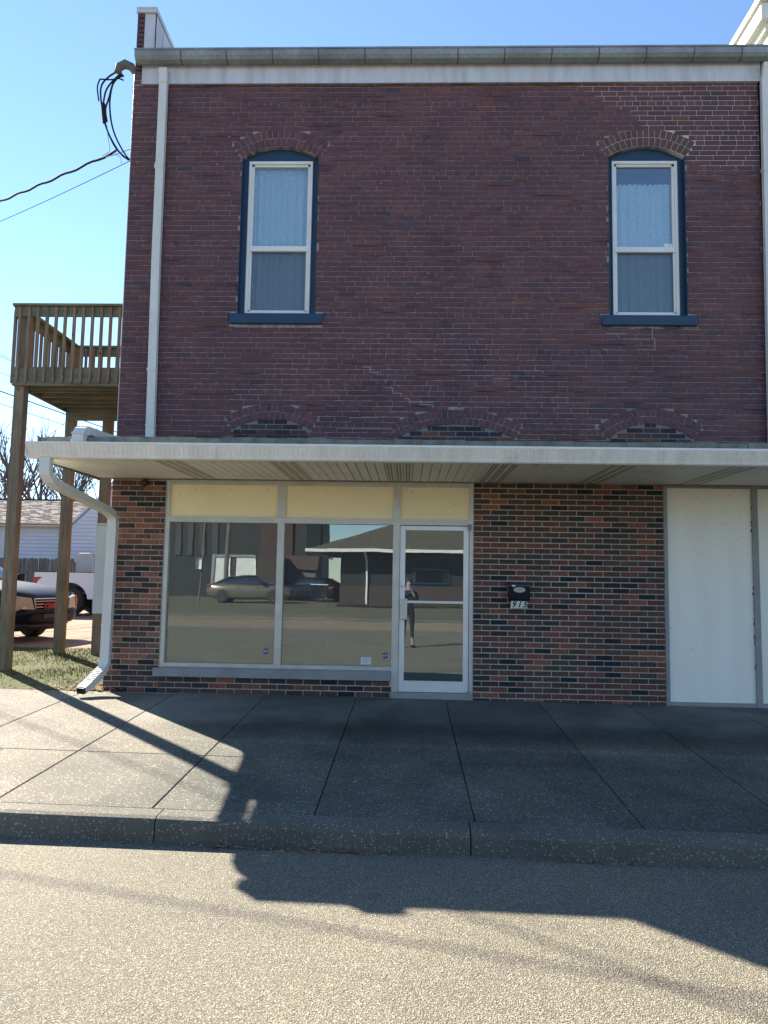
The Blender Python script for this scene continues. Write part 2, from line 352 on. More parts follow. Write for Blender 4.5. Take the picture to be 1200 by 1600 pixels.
def text_obj(txt, size, loc, rot, mat, name, parent=None, shear=0.0, depth=0.001, bold=0.0, align='CENTER'):
    c = bpy.data.curves.new(name, 'FONT'); c.body = txt; c.size = size; c.extrude = depth; c.shear = shear; c.offset = bold
    c.align_x = align; c.align_y = 'CENTER'; c.resolution_u = 3
    t = bpy.data.objects.new(name+'_src', c); col.objects.link(t)
    dg = bpy.context.evaluated_depsgraph_get(); dg.update()
    me = bpy.data.meshes.new_from_object(t.evaluated_get(dg)); bpy.data.objects.remove(t)
    me.materials.clear(); me.materials.append(mat)
    me.transform(Matrix.Translation(loc) @ rot.to_matrix().to_4x4() if hasattr(rot, 'to_matrix') else Matrix.Translation(loc))
    o = bpy.data.objects.new(name, me); col.objects.link(o); o.parent = parent; return o
from mathutils import Euler
FACE = Euler((R(90), 0, 0))          # text facing -Y

# ------------------------------------------------------------------ terrain heights
cl = lambda v, a, b: max(a, min(b, v))
def side_z(x, y): x = cl(x, -14, 14); return -(x+3.6)*(.0066+.0089*(-y/4.45)) + .0365*y
def road_z(x, y): x = cl(x, -14, 14); t = -4.45-y; return -.335-.0135*(x+2.6)*max(0, 1-t/15) + (.03*t if t < 5 else .15-.005*(t-5))
def back_z(x, y): return cl(.045*y, 0, .16) + cl(.016*(y-4), 0, .2)
def far_z(x, y): t = -20.6-y; return -.08+cl(t*.035, 0, .33)
def grid(name, xs, ys, fn, mat, kind=None, parent=None, label=None):
    b = MB(); b.v = [(x, y, fn(x, y)) for y in ys for x in xs]; n = len(xs)
    b.f = [(j*n+i, j*n+i+1, (j+1)*n+i+1, (j+1)*n+i) for j in range(len(ys)-1) for i in range(n-1)]
    b.c = [None]*len(b.f); b.m = [0]*len(b.f)
    return b.build(name, mat, parent, label, kind=kind)
def fr(a, b, n): return [a+(b-a)*i/n for i in range(n+1)]
XS = [-400, -100, -40]+fr(-20, 20, 20)+[40, 100, 400]
def H(x, y):
    if y >= -.12: return back_z(x, max(y, 0))-.01 if x < -3.7 else min(side_z(x, 0), 0)-.06
    if y > -4.27: return side_z(x, y)-.12
    if y > -20.5: return road_z(x, y)-.03
    return far_z(x, y)-.03
b = MB(); ys = [-400,-100,-60,-40,-32,-28,-24,-20.7,-20.5,-16,-12,-9.5,-7,-5,-4.40,-4.26,-2,-.13,-.119,.5,1,2,3,4,6,8,10,13,17,25,40,100,400]
xs = XS[:]; xs = sorted(set(xs+[-3.72, -3.68]))
b.v = [(x, y, H(x, y)) for y in ys for x in xs]; n = len(xs)
b.f = [(j*n+i, j*n+i+1, (j+1)*n+i+1, (j+1)*n+i) for j in range(len(ys)-1) for i in range(n-1)]; b.c = [None]*len(b.f); b.m = [0]*len(b.f)
b.build('ground', M_SOIL, kind='structure')
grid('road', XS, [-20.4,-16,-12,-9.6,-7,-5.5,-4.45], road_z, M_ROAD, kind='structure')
grid('grass_verge', fr(-30, -3.72, 26), [-.16,.3,1,2,3,3.7], lambda x, y: back_z(x, max(y, 0))+.004, M_TURF, kind='structure')

# sidewalk slabs
sw = bpy.data.objects.new('sidewalk', None); col.objects.link(sw); sw['kind'] = 'structure'
b = MB(); 
xsj = [-2.82-1.105*k for k in range(0, 22)][::-1] + [-1.715, -.61, .475, 1.6, 2.68, 3.88] + [3.88+1.1*k for k in range(1, 18)]
def slab(x0, x1, y0, y1):
    g = .004; x0 += g; x1 -= g; y0 += g; y1 -= g; e = .006; m = MB()
    nx, ny = 2, 3; vs = []
    for j in range(ny+1):
        for i in range(nx+1):
            x = x0+e+(x1-x0-2*e)*i/nx; y = y0+e+(y1-y0-2*e)*j/ny; vs.append((x, y, side_z(x, y)))
    fs = [(j*(nx+1)+i, j*(nx+1)+i+1, (j+1)*(nx+1)+i+1, (j+1)*(nx+1)+i) for j in range(ny) for i in range(nx)]
    m.add(vs, fs)
    c = [(x0,y0),(x1,y0),(x1,y1),(x0,y1)]; t = [(x0+e,y0+e),(x1-e,y0+e),(x1-e,y1-e),(x0+e,y1-e)]
    vs = [(x,y,side_z(x,y)) for x,y in t]+[(x,y,side_z(x,y)-e*.8) for x,y in c]+[(x,y,side_z(x,y)-.1) for x,y in c]
    m.add(vs, [(0,3,7,4),(1,0,4,5),(2,1,5,6),(3,2,6,7),(4,7,11,8),(5,4,8,9),(6,5,9,10),(7,6,10,11)])
    return m
for i in range(len(xsj)-1):
    x0, x1 = xsj[i], xsj[i+1]
    if x1 < -22 or x0 > 20: continue
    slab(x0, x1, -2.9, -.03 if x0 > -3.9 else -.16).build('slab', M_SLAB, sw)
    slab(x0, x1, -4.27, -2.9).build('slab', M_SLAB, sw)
# kerb
kb = bpy.data.objects.new('kerb', None); col.objects.link(kb); kb['kind'] = 'structure'
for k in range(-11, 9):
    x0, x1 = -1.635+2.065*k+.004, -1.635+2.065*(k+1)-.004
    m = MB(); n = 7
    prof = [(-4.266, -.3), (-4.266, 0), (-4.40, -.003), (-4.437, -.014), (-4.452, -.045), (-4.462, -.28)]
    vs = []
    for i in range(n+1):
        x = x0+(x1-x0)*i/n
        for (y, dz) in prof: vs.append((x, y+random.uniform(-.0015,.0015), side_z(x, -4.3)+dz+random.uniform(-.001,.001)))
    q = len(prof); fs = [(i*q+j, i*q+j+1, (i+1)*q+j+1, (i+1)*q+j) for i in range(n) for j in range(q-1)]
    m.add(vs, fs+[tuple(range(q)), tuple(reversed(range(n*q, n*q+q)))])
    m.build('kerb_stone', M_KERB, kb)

# a thin crack wandering over one pavement slab
ck = MB(); p_ = [(-3.9,-3.9),(-3.72,-3.55),(-3.70,-3.3),(-3.5,-3.05),(-3.46,-2.93)]
ck.tube([(x,y,side_z(x,y)+.0005) for x,y in p_], .0025, 4); ck.build('crack', plain('crack_dirt', (.03,.028,.025), .95), sw)

# ------------------------------------------------------------------ the storefront building
BLD = thing('storefront_building', 'two-storey painted brick shop building with canopy, navy window surrounds and aluminium shopfront', 'building', (0, 0, 0))
XL, XR = -3.75, 4.62
def arc_pts(cx, hw, z0, rise, n=12):
    """points of a segmental arch from left to right"""
    Rr = (hw*hw+rise*rise)/(2*rise); zc = z0+rise-Rr; a = math.asin(hw/Rr)
    return [(cx+Rr*math.sin(t), zc+Rr*math.cos(t)) for t in fr(-a, a, n)], Rr, zc, a
WIN = [(-1.7515, .505), (3.0225, .4925)]       # centre, half width
WZ0, WSPR, WRISE = 4.81, 6.94, .15
wall = MB()
Y0 = .006; TH = .32
segs = [(XL, WIN[0][0]-WIN[0][1]), (WIN[0][0]+WIN[0][1], WIN[1][0]-WIN[1][1]), (WIN[1][0]+WIN[1][1], XR)]
for a, c in segs: wall.box(a, c, Y0, TH, 2.64, 8.1)
for cx, hw in WIN:
    wall.box(cx-hw, cx+hw, Y0, TH, 2.64, WZ0-.1)
    pts, *_ = arc_pts(cx, hw, WSPR, WRISE)
    wall.prism(pts+[(cx+hw, 8.1), (cx-hw, 8.1)], Y0, TH)
UW = wall.build('brick_wall', M_MORT_U, BLD, 'dark maroon painted upper brick wall')

# brick courses -----------------------------------------------------------------
PAL_U = [((.108,.046,.054), 6), ((.099,.046,.057), 5), ((.116,.050,.053), 4), ((.088,.044,.058), 2), ((.135,.054,.046), .5), ((.062,.042,.052), .25)]
PAL_V = [((.21,.080,.05), 1.3), ((.145,.058,.042), 2.6), ((.095,.052,.042), 3.2), ((.070,.050,.042), 3.2), ((.045,.038,.036), 1.8), ((.014,.019,.026), 1.5)]
PAL_P = [((.24,.105,.07), 3), ((.165,.075,.052), 3), ((.10,.055,.045), 2.4), ((.055,.040,.038), 2.4), ((.022,.021,.026), 1.6)]  # left pier: bounced sunlight put into lighter, more orange brick colours
def pick(pal):
    t = random.uniform(0, sum(w_ for _, w_ in pal))
    for c, w_ in pal:
        t -= w_
        if t <= 0: break
    k = random.uniform(.88, 1.13); return (c[0]*k, c[1]*k, c[2]*k)
ARCH_U = []                                      # arches: centre, half width, spring z, rise, thickness
for cx, hw in WIN: ARCH_U.append((cx, hw+.012, WSPR, WRISE, .235))
ARCH_L = [(-1.765, .50, 3.29, .14, .20), (.585, .745, 3.205, .175, .20), (3.02, .52, 3.22, .19, .21)]
def infill(x0, x1, x, z):  # old openings closed with newer brick below the three low arches
    pass
def arch_block(z, A, pad=.008):
    """x-interval taken by arch ring (and the opening below it) at height z"""
    cx, hw, z0, rise, t = A
    Rr = (hw*hw+rise*rise)/(2*rise); zc = z0+rise-Rr; a = math.asin(hw/Rr); Ro = Rr+t
    res = []
    if z >= zc+Ro or z < z0-.0: return None
    dx = math.sqrt(max(0, Ro*Ro-(z-zc)**2))
    lim = (Ro*math.sin(a)) if z > z0+t*math.cos(a)-.02 else hw+(z-z0)*math.tan(a)
    dx = min(dx, lim)
    return (cx-dx-pad, cx+dx+pad)
bricks_u = []; rowh = .0683; zz = 2.66; row = 0
while zz < 7.945:
    z0, z1 = zz, min(zz+rowh-.009, 7.945); zm = (z0+z1)/2
    blocks = []
    for cx, hw in WIN:
        if WZ0-.16 < zm < WSPR: blocks.append((cx-hw-.004, cx+hw+.004))
        if WZ0-.15 < zm < WZ0+.015: blocks.append((cx-.61, cx+.61))
    for A in ARCH_U+ARCH_L:
        bl = arch_block(zm, A)
        if bl: blocks.append(bl)
    hdr = (row % 7 == 3); L = .1015 if hdr else .2095
    x = XL-random.uniform(0, .02)-(L/2 if row % 2 else 0)
    while x < 4.47:
        l = L*random.uniform(.93, 1.07); a, c = max(x, XL), min(x+l-.008, 4.475); x += l
        if c-a < .02: continue
        parts = [(a, c)]
        for (p, q) in blocks:
            nw = []
            for (s_, e_) in parts:
                if e_ <= p or s_ >= q: nw.append((s_, e_))
                else:
                    if p-s_ > .025: nw.append((s_, p))
                    if e_-q > .025: nw.append((q, e_))
            parts = nw
        for (s_, e_) in parts: bricks_u.append((s_, e_, z0, z1))
    zz += rowh; row += 1
bricks_u = [q for q in bricks_u if q[2] > 2.8]
vis = [q for q in bricks_u if q[2] > 3.12]
order = sorted(vis, key=lambda q: (q[2] > 3.4, abs(q[0])+abs(q[2]-3.2)*1.4))[:]
big = set(sorted(vis, key=lambda q: -((q[1]-q[0] > .15)*10-(Vector(((q[0]+q[1])/2, 0, q[2]))-CAM).length))[:300])
sm = MB()
def one_brick(q, mat, parent, y0, y1, pal, name, jit=.0015, ch=.005, label=None):
    """one brick piece as its own object; alike pieces share the unit mesh"""
    key = (name, random.randrange(6))
    if key not in UNIT:
        m = MB(); m.cbox(-.5, .5, -.5, .5, -.5, .5, .0); 
        bb = MB(); e1, e2 = .025, .075
        P = [(-.5,-.2,-.5),(.5,-.2,-.5),(.5,-.2,.5),(-.5,-.2,.5)]
        j = lambda s: random.uniform(-s, s)
        Q = [(-.5+e1+j(.008),-.5,-.5+e2+j(.03)),(.5-e1+j(.008),-.5,-.5+e2+j(.03)),(.5-e1+j(.008),-.5,.5-e2+j(.03)),(-.5+e1+j(.008),-.5,.5-e2+j(.03))]
        B = [(p[0],.5,p[2]) for p in P]
        bb.add(Q+P+B, [(0,1,2,3),(4,5,1,0),(5,6,2,1),(6,7,3,2),(7,4,0,3),(8,9,5,4),(9,10,6,5),(10,11,7,6),(11,8,4,7)])
        o = bb.build(name, mat); UNIT[key] = o.data; bpy.data.objects.remove(o)
    o = bpy.data.objects.new(name, UNIT[key]); col.objects.link(o); o.parent = parent
    x0, x1, z0, z1 = q
    o.location = ((x0+x1)/2, (y0+y1)/2+random.uniform(-.0015, .0015), (z0+z1)/2)
    o.scale = (x1-x0, y1-y0, z1-z0); o.rotation_euler = (0, random.uniform(-.002, .002), random.uniform(-.002, .002))
    c = pick(pal); o.color = (c[0], c[1], c[2], 1)
    return o
UNIT = {}
for q in bricks_u:
    if q in big: one_brick(q, M_PB_O, UW, -.001, .02, PAL_U, 'painted_brick')
    else:
        dy = random.uniform(-.0015, .0015)
        sm.cbox(q[0], q[1], -.001+dy*.4, .02, q[2], q[3], .0025, pick(PAL_U), jit=.0007)
sm.build('painted_brick', M_PB_A, UW, kind='stuff')
# arch rings: two rings of headers
def arch_ring(A, y0, y1, pal, mort, mat, parent, rings=2):
    cx, hw, z0, rise, t = A
    Rr = (hw*hw+rise*rise)/(2*rise); zc = z0+rise-Rr; a = math.asin(hw/Rr)
    bk = MB(); n = 24
    inn = [(cx+Rr*math.sin(q), zc+Rr*math.cos(q)) for q in fr(-a, a, n)]; out = [(cx+(Rr+t)*math.sin(q), zc+(Rr+t)*math.cos(q)) for q in fr(-a, a, n)]
    for i in range(n): bk.prism([inn[i], inn[i+1], out[i+1], out[i]], y0+.007, y1)
    bk.build('arch_mortar', mort, parent)
    for k in range(rings):
        ra, rb = Rr+t*k/rings+.004, Rr+t*(k+1)/rings-.005
        cnt = int(2*a*(ra+rb)/2/.072); 
        for i in range(cnt):
            t0, t1 = -a+2*a*i/cnt, -a+2*a*(i+1)/cnt; g = .0045/ra
            m = MB(); c4 = [(ra, t0+g), (ra, t1-g), (rb, t1-g), (rb, t0+g)]
            P = [(cx+rr*math.sin(q), zc+rr*math.cos(q)) for rr, q in c4]
            mx_ = sum(p[0] for p in P)/4; mz_ = sum(p[1] for p in P)/4
            dy = random.uniform(-.0015, .0015)
            Qf = [(mx_+(p[0]-mx_)*.93-mx_, y0+dy, mz_+(p[1]-mz_)*.95-mz_) for p in P]
            vs = Qf+[(p[0]-mx_, y0+dy+.004, p[1]-mz_) for p in P]+[(p[0]-mx_, y1, p[1]-mz_) for p in P]
            m.add(vs, [(0,1,2,3),(4,5,1,0),(5,6,2,1),(6,7,3,2),(7,4,0,3),(8,9,5,4),(9,10,6,5),(10,11,7,6),(11,8,4,7)])
            o = m.build('arch_brick', mat, parent); o.location = (mx_, 0, mz_)
            cc = pick(pal); o.color = (*cc, 1)
arch_ring(ARCH_U[0], -.004, .03, PAL_U, M_MORT_U, M_PB_O, UW)
arch_ring(ARCH_U[1], -.004, .03, [((.10,.05,.045), 1), ((.12,.06,.05), 1)], M_MORT_W, M_PB_O, UW)
for A in ARCH_L: arch_ring(A, -.004, .03, PAL_U, M_MORT_U, M_PB_O, UW)
# infill of newer brick with pale joints under the low arches
def infill_area(cx, hw, z0, rise, below=True):
    Rr = (hw*hw+rise*rise)/(2*rise); zc = z0+rise-Rr
    pts = [(cx-hw, 3.02)]+[(cx+hw, 3.02)]+[(cx+Rr*math.sin(q), zc+Rr*math.cos(q)) for q in fr(math.asin(hw/Rr), -math.asin(hw/Rr), 10)]
    infm = MB(); infm.prism(pts, .0015, .03); infm.build('infill_mortar', bpy.data.materials.get('infill_joint') or grimy('infill_joint', (.22,.21,.20), .95, .4, 8, fine=80), UW)
    z = 3.03; k = 0
    while z < z0+rise:
        zt = z+.058; zm = max(z+.03, z)
        top = zt
        d = Rr*Rr-(zt-.022-zc)**2
        dx = min(hw, math.sqrt(d)) if (d > 0 and zt > z0) else hw
        if zt-.02 > zc+Rr: break
        x = cx-hw+(.1 if k % 2 else 0)-.21
        while x < cx+hw:
            a, c = max(x, cx-dx+.008), min(x+.203, cx+dx-.008); x += .212
            if c-a > .03: BI.append((a, c, z, zt))
        z += .068; k += 1
BI = []
for (cx, hw, z0, rise, t) in ARCH_L: infill_area(cx, hw-.01, z0, rise)
for q in BI: one_brick(q, M_VB_O, UW, -.004, .025, [((.03,.03,.038), 3), ((.07,.05,.05), 2), ((.16,.07,.05), .6)], 'infill_brick')
# patch of pale repointing in stair steps, crack fillings
cr = MB()
def steps(x, z, n, dx, dz):
    for k in range(n):
        cr.box(x, x+dx+.006, -.0015, .006, z-.003, z+.003); cr.box(x+dx-.002, x+dx+.005, -.0015, .006, z-dz, z+.006); x += dx; z -= dz
steps(-.62, 4.12, 3, .1, rowh); steps(-.33, 3.85, 3, .105, rowh); steps(-.03, 3.68, 2, .16, rowh/1.5)
steps(3.03, 4.66, 2, .03, .14); 
for (x0, x1, z) in ((2.93, 3.5, 7.83), (2.4, 2.9, 4.58), (2.55, 3.05, 4.51), (2.45, 3.1, 4.37), (-.1,.3,3.665), (1.05,1.25,3.98), (-.9,-.4,3.46),(-1.1,-.2,3.32)):
    cr.box(x0, x1, -.0012, .006, z-.002, z+.003)
for _ in range(70):
    x, z = random.uniform(-3.6, 4.4), random.uniform(3.3, 7.9)
    if any(abs(x-cx) < hw+.12 and WZ0-.2 < z < 7.4 for cx, hw in WIN): continue
    s_ = random.uniform(.004, .014); cr.cbox(x, x+s_*random.uniform(.6, 2), -.0045, .004, z, z+s_*.7, .001)
cr.build('mortar_patch', M_MORT_W, UW, kind='stuff')

# fascia, gutter, parapet --------------------------------------------------------
m = MB(); m.box(-3.64, 4.50, -.035, -.0005, 7.957, 8.26); m.box(-3.64, 4.50, -.045, -.035, 7.945, 7.962)
for x in (-2.95, -1.75, -.55, .65, 1.85, 3.05, 4.25): m.box(x, x+.03, -.038, -.034, 7.965, 8.23)
m.build('fascia', M_FASCIA, BLD)
m = MB(); prof = [(-.008,8.325),(-.008,8.235),(-.03,8.215),(-.07,8.185),(-.12,8.175),(-.17,8.195),(-.203,8.235),(-.21,8.30),(-.222,8.305),(-.222,8.325),(-.20,8.33),(-.20,8.315)]
m.prism_x(prof, -3.69, 4.60)
G = m.build('gutter', M_STEELG, BLD, 'weathered galvanised roof gutter with soldered seams')
for k in range(14):
    x = -3.085+.6065*k; m = MB()
    m.prism_x([(-.07,8.181),(-.12,8.170),(-.172,8.191),(-.207,8.233),(-.2145,8.30),(-.2,8.30),(-.19,8.25),(-.12,8.19)], x, x+.014)
    m.build('gutter_seam', grimy('rusty_seam', (.13,.10,.085), .8, .5, 9) if k == 0 else bpy.data.materials['rusty_seam'], G)
par = MB(); par.box(-3.75, -3.51, .035, 14, 8.1, 8.99)
P = par.build('parapet', M_SIDEWALL, BLD)
m = MB(); m.box(-3.655, -3.50, .02, .0345, 8.1, 8.992); m.box(-3.5095, -3.50, .02, 14, 8.1, 8.992); m.box(-3.499,-3.494,.3,.31,8.1,8.99); m.build('parapet_cladding', M_FASCIA, P)
m = MB(); m.box(-3.765, -3.485, -.01, 14.02, 8.994, 9.065); m.box(-3.765,-3.485,-.014,-.0101,9.05,9.07); m.build('parapet_cap', M_FASCIA, P)
z = 7.965
while z < 8.94:
    one_brick((-3.75, -3.66 if z > 8.3 else -3.645, z, z+.058), M_PB_O, P, .0, .04, PAL_U, 'corner_brick'); z += rowh
# body of the building (side walls, floors, roof) ------------------------------
b = MB(); b.box(-3.75, -3.45, .321, 14, -.1, 8.1); b.box(XR-.3, XR, .321, 14, -.1, 8.1); b.box(-3.75, XR, 14, 14.3, -.1, 8.6)
b.build('side_wall', M_SIDEWALL, BLD)
b = MB(); b.box(-3.5, XR, .0, 14, 8.105, 8.22); b.build('roof', M_LEDGE, BLD)
b = MB(); b.box(-3.44, XR-.31, .325, 6, 2.75, 3.0); b.box(-3.44, XR-.31, 5.99, 6.1, 3.0, 8.1); b.build('upper_floor', M_DARK, BLD)
b = MB(); b.box(-3.44, 3.1, .10, 7, -.1, .04); b.build('shop_floor', M_FLOOR, BLD)
b = MB(); b.box(-3.44, 3.1, 7, 7.1, .04, 2.74); b.box(3.0, 3.1, .1, 7, .04, 2.74); b.box(-1.95, -1.35, 3.2, 3.35, .04, 2.3); b.build('shop_wall', M_IWALL, BLD)
b = MB(); b.box(-3.44, 3.1, .12, 7, 2.645, 2.745); b.build('shop_ceiling', M_IWALL, BLD)

# upper windows -----------------------------------------------------------------
def upper_window(cx, hw, label, rod):
    fr_ = MB(); yb = .10
    fl, frr = cx-.44, cx+.435; ft, fb = 6.93, 4.853
    # surround boards: jambs, arched head
    pts, *_ = arc_pts(cx, hw, WSPR, WRISE)
    fr_.box(cx-hw, fl, yb-.02, yb+.06, WZ0, WSPR); fr_.box(frr, cx+hw, yb-.02, yb+.06, WZ0, WSPR)
    fr_.prism([(cx-hw, WSPR)]+[(fl, WSPR), (fl, ft), (frr, ft), (frr, WSPR), (cx+hw, WSPR)]+[(x, z-.0) for x, z in reversed(pts[1:-1])], yb-.02, yb+.06)
    # painted reveals
    fr_.box(cx-hw-.0, cx-hw+.006, -.002, yb-.02, WZ0, WSPR); fr_.box(cx+hw-.006, cx+hw, -.002, yb-.02, WZ0, WSPR)
    fr_.box(fl-.001, fl+.012, yb-.035, yb-.021, WZ0, ft); fr_.box(frr-.012, frr+.001, yb-.035, yb-.021, WZ0, ft)
    W = fr_.build('window', M_NAVY, BLD, label)
    s = MB(); s.cbox(cx-.60, cx+.605, -.045, .12, WZ0-.135, WZ0-.001, .006, jit=.002); s.build('sill', M_NAVY, W)
    v = MB(); t = .036; y0, y1 = yb-.018, yb+.05
    a0, a1 = fl+.012, frr-.012
    v.box(a0, a0+t, y0, y1, fb, ft-.0); v.box(a1-t, a1, y0, y1, fb, ft); v.box(a0+t, a1-t, y0, y1, ft-t, ft); v.box(a0+t, a1-t, y0, y1, fb, fb+t*.6)
    mr = 5.73; y2 = yb+.006
    v.box(a0+t, a0+t+.03, y2, y1, fb+.02, ft-t); v.box(a1-t-.03, a1-t, y2, y1, fb+.02, ft-t)
    v.box(a0+t, a1-t, y2, y1, ft-t-.028, ft-t); v.cbox(a0+t, a1-t, yb-.012, yb+.05, mr-.035, mr+.035, .004); v.box(a0+t, a1-t, y2, y1, fb+.02, fb+.045)
    v.build('frame', M_WHITE, W)
    g = MB(); g.box(a0+t+.03, a1-t-.03, yb+.034, yb+.038, mr+.035, ft-t-.028); g.build('pane', M_GLASSU, W)
    g = MB(); g.box(a0+t+.03, a1-t-.03, yb+.034, yb+.038, fb+.045, mr-.035); g.build('pane', M_GLASSU, W)
    g = MB(); g.box(a0+t+.03, a1-t-.03, yb+.015, yb+.017, fb+.045, mr-.036); g.build('insect_screen', M_SCREEN, W)
    return a0, a1
def curtain(cx, x0, x1, z0, z1, label, ruffle):
    m = MB(); nx, nz = 160, 24; vs = []
    for j in range(nz+1):
        for i in range(nx+1):
            x = x0+(x1-x0)*i/nx; t = j/nz; z = z0+(z1-z0)*t
            amp = .006+.014*(1-t); ph = 5*math.sin(x*3.1+cx)
            y = .20+(.045-.02*t)*abs(math.sin(x*34+.6*ph))**.6+.014*math.sin(x*17+cx*3)*(1-t*.5)-.02
            if ruffle and t > .94: y -= .012*(t-.94)/.06; z += .010*math.sin(x*95)
            vs.append((x, y, z))
    n = nx+1; m.add(vs, [(j*n+i, j*n+i+1, (j+1)*n+i+1, (j+1)*n+i) for j in range(nz) for i in range(nx)])
    T = m.build('lace_curtain', M_LACE, None, smooth=True, recalc=False); tag(T, label, 'curtain', 'lace curtains behind the upper windows'); return T
a0, a1 = upper_window(WIN[0][0], WIN[0][1], 'arched navy window on the left of the upper wall', False)
curtain(0.3, a0+.01, a1-.01, 4.86, 6.92, 'pale lace curtain filling the left upper window right to its head', False)
a0, a1 = upper_window(WIN[1][0], WIN[1][1], 'arched navy window on the right under the pale-jointed arch', True)
curtain(1.7, a0+.01, a1-.01, 4.86, 6.66, 'lace curtain with a ruffled top hung below the head of the right upper window', True)
m = MB(); m.box(a1-.17, a1-.11, .1335, .1345, 5.78, 5.83); m.box(a1-.10, a1-.055, .1335, .1345, 5.78, 5.83)
st = m.build('window_sticker', plain('sticker_paper', (.7,.74,.78), .6)); tag(st, 'small pale stickers low on the upper pane of the right upper window', 'sticker')

# lower veneer ------------------------------------------------------------------
m = MB(); VY = -.022
m.box(-3.76, -3.075, VY, .10, -.12, 2.66); m.box(-3.075, -.185, VY, .10, -.12, .175); m.box(.812, 3.155, VY, .10, -.15, 2.66)
VW = m.build('veneer_wall', M_MORT, BLD, 'brown and red face brick around the shopfront')
vb = []
def course_area(x0, x1, z0, z1, off):
    z = z0; k = 0
    while z < z1-.01:
        zt = min(z+.0565, z1); x = x0-(.1065 if (k+off) % 2 else 0)
        while x < x1:
            a, c = max(x, x0), min(x+.203, x1); x += .213
            if c-a > .02: vb.append((a, c, z, zt))
        z += .0679; k += 1
course_area(-3.765, -3.08, -.09, 2.65, 0); course_area(-3.075, -.187, -.09, .172, 0); course_area(.814, 3.150, -.135, 2.65, 1)
vb = [q for q in vb if q[3] > side_z((q[0]+q[1])/2, 0)+.008]
bigv = set(sorted(vb, key=lambda q: (-(q[1]-q[0] > .15), (Vector(((q[0]+q[1])/2, 0, q[2]))-CAM).length))[:300])
sm = MB()
for q in vb:
    pal = PAL_P if q[1] < -3.0 else PAL_V
    if q in bigv: one_brick(q, M_VB_O, VW, -.030, -.004, pal, 'face_brick')
    else: sm.cbox(q[0], q[1], -.030+random.uniform(-.001, .001), -.004, q[2], q[3], .0035, pick(pal), jit=.0012)
sm.build('face_brick', M_VB_A, VW, kind='stuff')

# shopfront ---------------------------------------------------------------------
fm = MB()
def bar(x0, x1, z0, z1, y0=-.012, y1=.09): fm.box(x0, x1, y0, y1, z0, z1)
bar(-3.072, -3.02, .285, 2.648); bar(-1.645, -1.56, .345, 2.10); bar(-1.655,-1.55,2.176,2.575, y0=-.008); bar(-.19, -.105, -.02, 2.648, y0=-.014); bar(.762, .810, -.03, 2.648, y0=-.014)
bar(-3.02, -.19, 2.10, 2.172); bar(-.105, .762, 2.10, 2.172)
bar(-3.02, -.19, 2.576, 2.648, y0=-.008); bar(-.105, .762, 2.576, 2.648, y0=-.008)
bar(-3.02, -.19, .285, .345)
fm.box(-3.0,-1.66,-.018,-.0125,.333,.341); fm.box(-1.55,-.2,-.018,-.0125,.333,.341)
SF = fm.build('shopfront_frame', M_ALU, BLD)
for (x0, x1) in ((-3.02, -1.655), (-1.55, -.19), (-.105, .762)):
    m = MB(); m.box(x0, x1, .012, .03, 2.172, 2.576)
    for e in range(7):
        x, z = random.uniform(x0+.05, x1-.05), random.uniform(2.24, 2.54)
    m.build('transom_panel', M_YEL, SF)
    st = MB(); 
    for e in range(9): x, z = random.uniform(x0+.05, x1-.05), random.choice([random.uniform(2.5, 2.55), random.uniform(2.25, 2.54)]); st.cbox(x, x+random.uniform(.004, .014), .009, .0125, z, z+.006, .001)
    st.build('paint_chip', M_BLACK, SF)
for (x0, x1) in ((-3.02, -1.645), (-1.56, -.19)):
    m = MB(); m.box(x0, x1, .04, .046, .345, 2.10); m.build('pane', M_GLASS, SF)
m = MB(); m.cbox(-3.135, -.192, -.075, .05, .178, .283, .006); m.box(-3.02,-.192,-.03,-.0125,.2835,.30); m.build('ledge', M_SILLC, BLD, 'grey ledge below the shop windows')
# door
dm = MB(); dx0, dx1, dz0, dz1 = -.102, .758, .045, 2.092; y0, y1 = .0, .045
dm.cbox(dx0, dx0+.068, y0, y1, dz0, dz1, .004); dm.cbox(dx1-.068, dx1, y0, y1, dz0, dz1, .004); dm.cbox(dx0+.068, dx1-.068, y0, y1, dz1-.058, dz1, .004); dm.cbox(dx0+.068, dx1-.068, y0, y1, dz0, dz0+.135, .004)
DO = dm.build('door', M_ALUD, BLD, 'aluminium framed glass shop door')
m = MB(); m.box(dx0+.068, dx1-.068, .02, .026, dz0+.135, dz1-.058); m.build('door_glass', M_GLASS, DO)
m = MB(); m.box(dx0+.068, dx1-.068, -.03, -.012, 1.13, 1.16); m.box(dx0+.07, dx0+.09, -.012, .0, 1.13, 1.16); m.box(dx1-.09, dx1-.07, -.012, .0, 1.13, 1.16); m.box(.28,.34,-.033,-.0295,1.134,1.156); m.build('push_bar', M_WHITE, DO)
m = MB(); m.cbox(dx0+.012, dx0+.10, -.045, -.0005, .925, 1.185, .006); m.build('pull_plate', M_ALU, DO)
m = MB(); m.lathe([(.0, -.012), (.016, -.012), (.018, -.004), (.018, .002)], (dx0+.034, 0, 1.335), 'Y', 16); m.build('lock_cylinder', M_ALU, DO)
m = MB(); m.box(.745, .79, -.04, -.0145, 2.05, 2.11); m.tube([(.768,-.03,2.03),(.768,-.03,2.12)], .012, 8); m.build('hinge', M_STEELG, DO)
m = MB(); m.box(.745, .79, -.04, -.0145, .015, .06); m.tube([(.768,-.03,.0),(.768,-.03,.075)], .012, 8); m.build('hinge', M_STEELG, DO)
m = MB(); m.box(-.19, .81, -.06, .1, -.06, .042); m.build('threshold', M_SILLC, BLD)
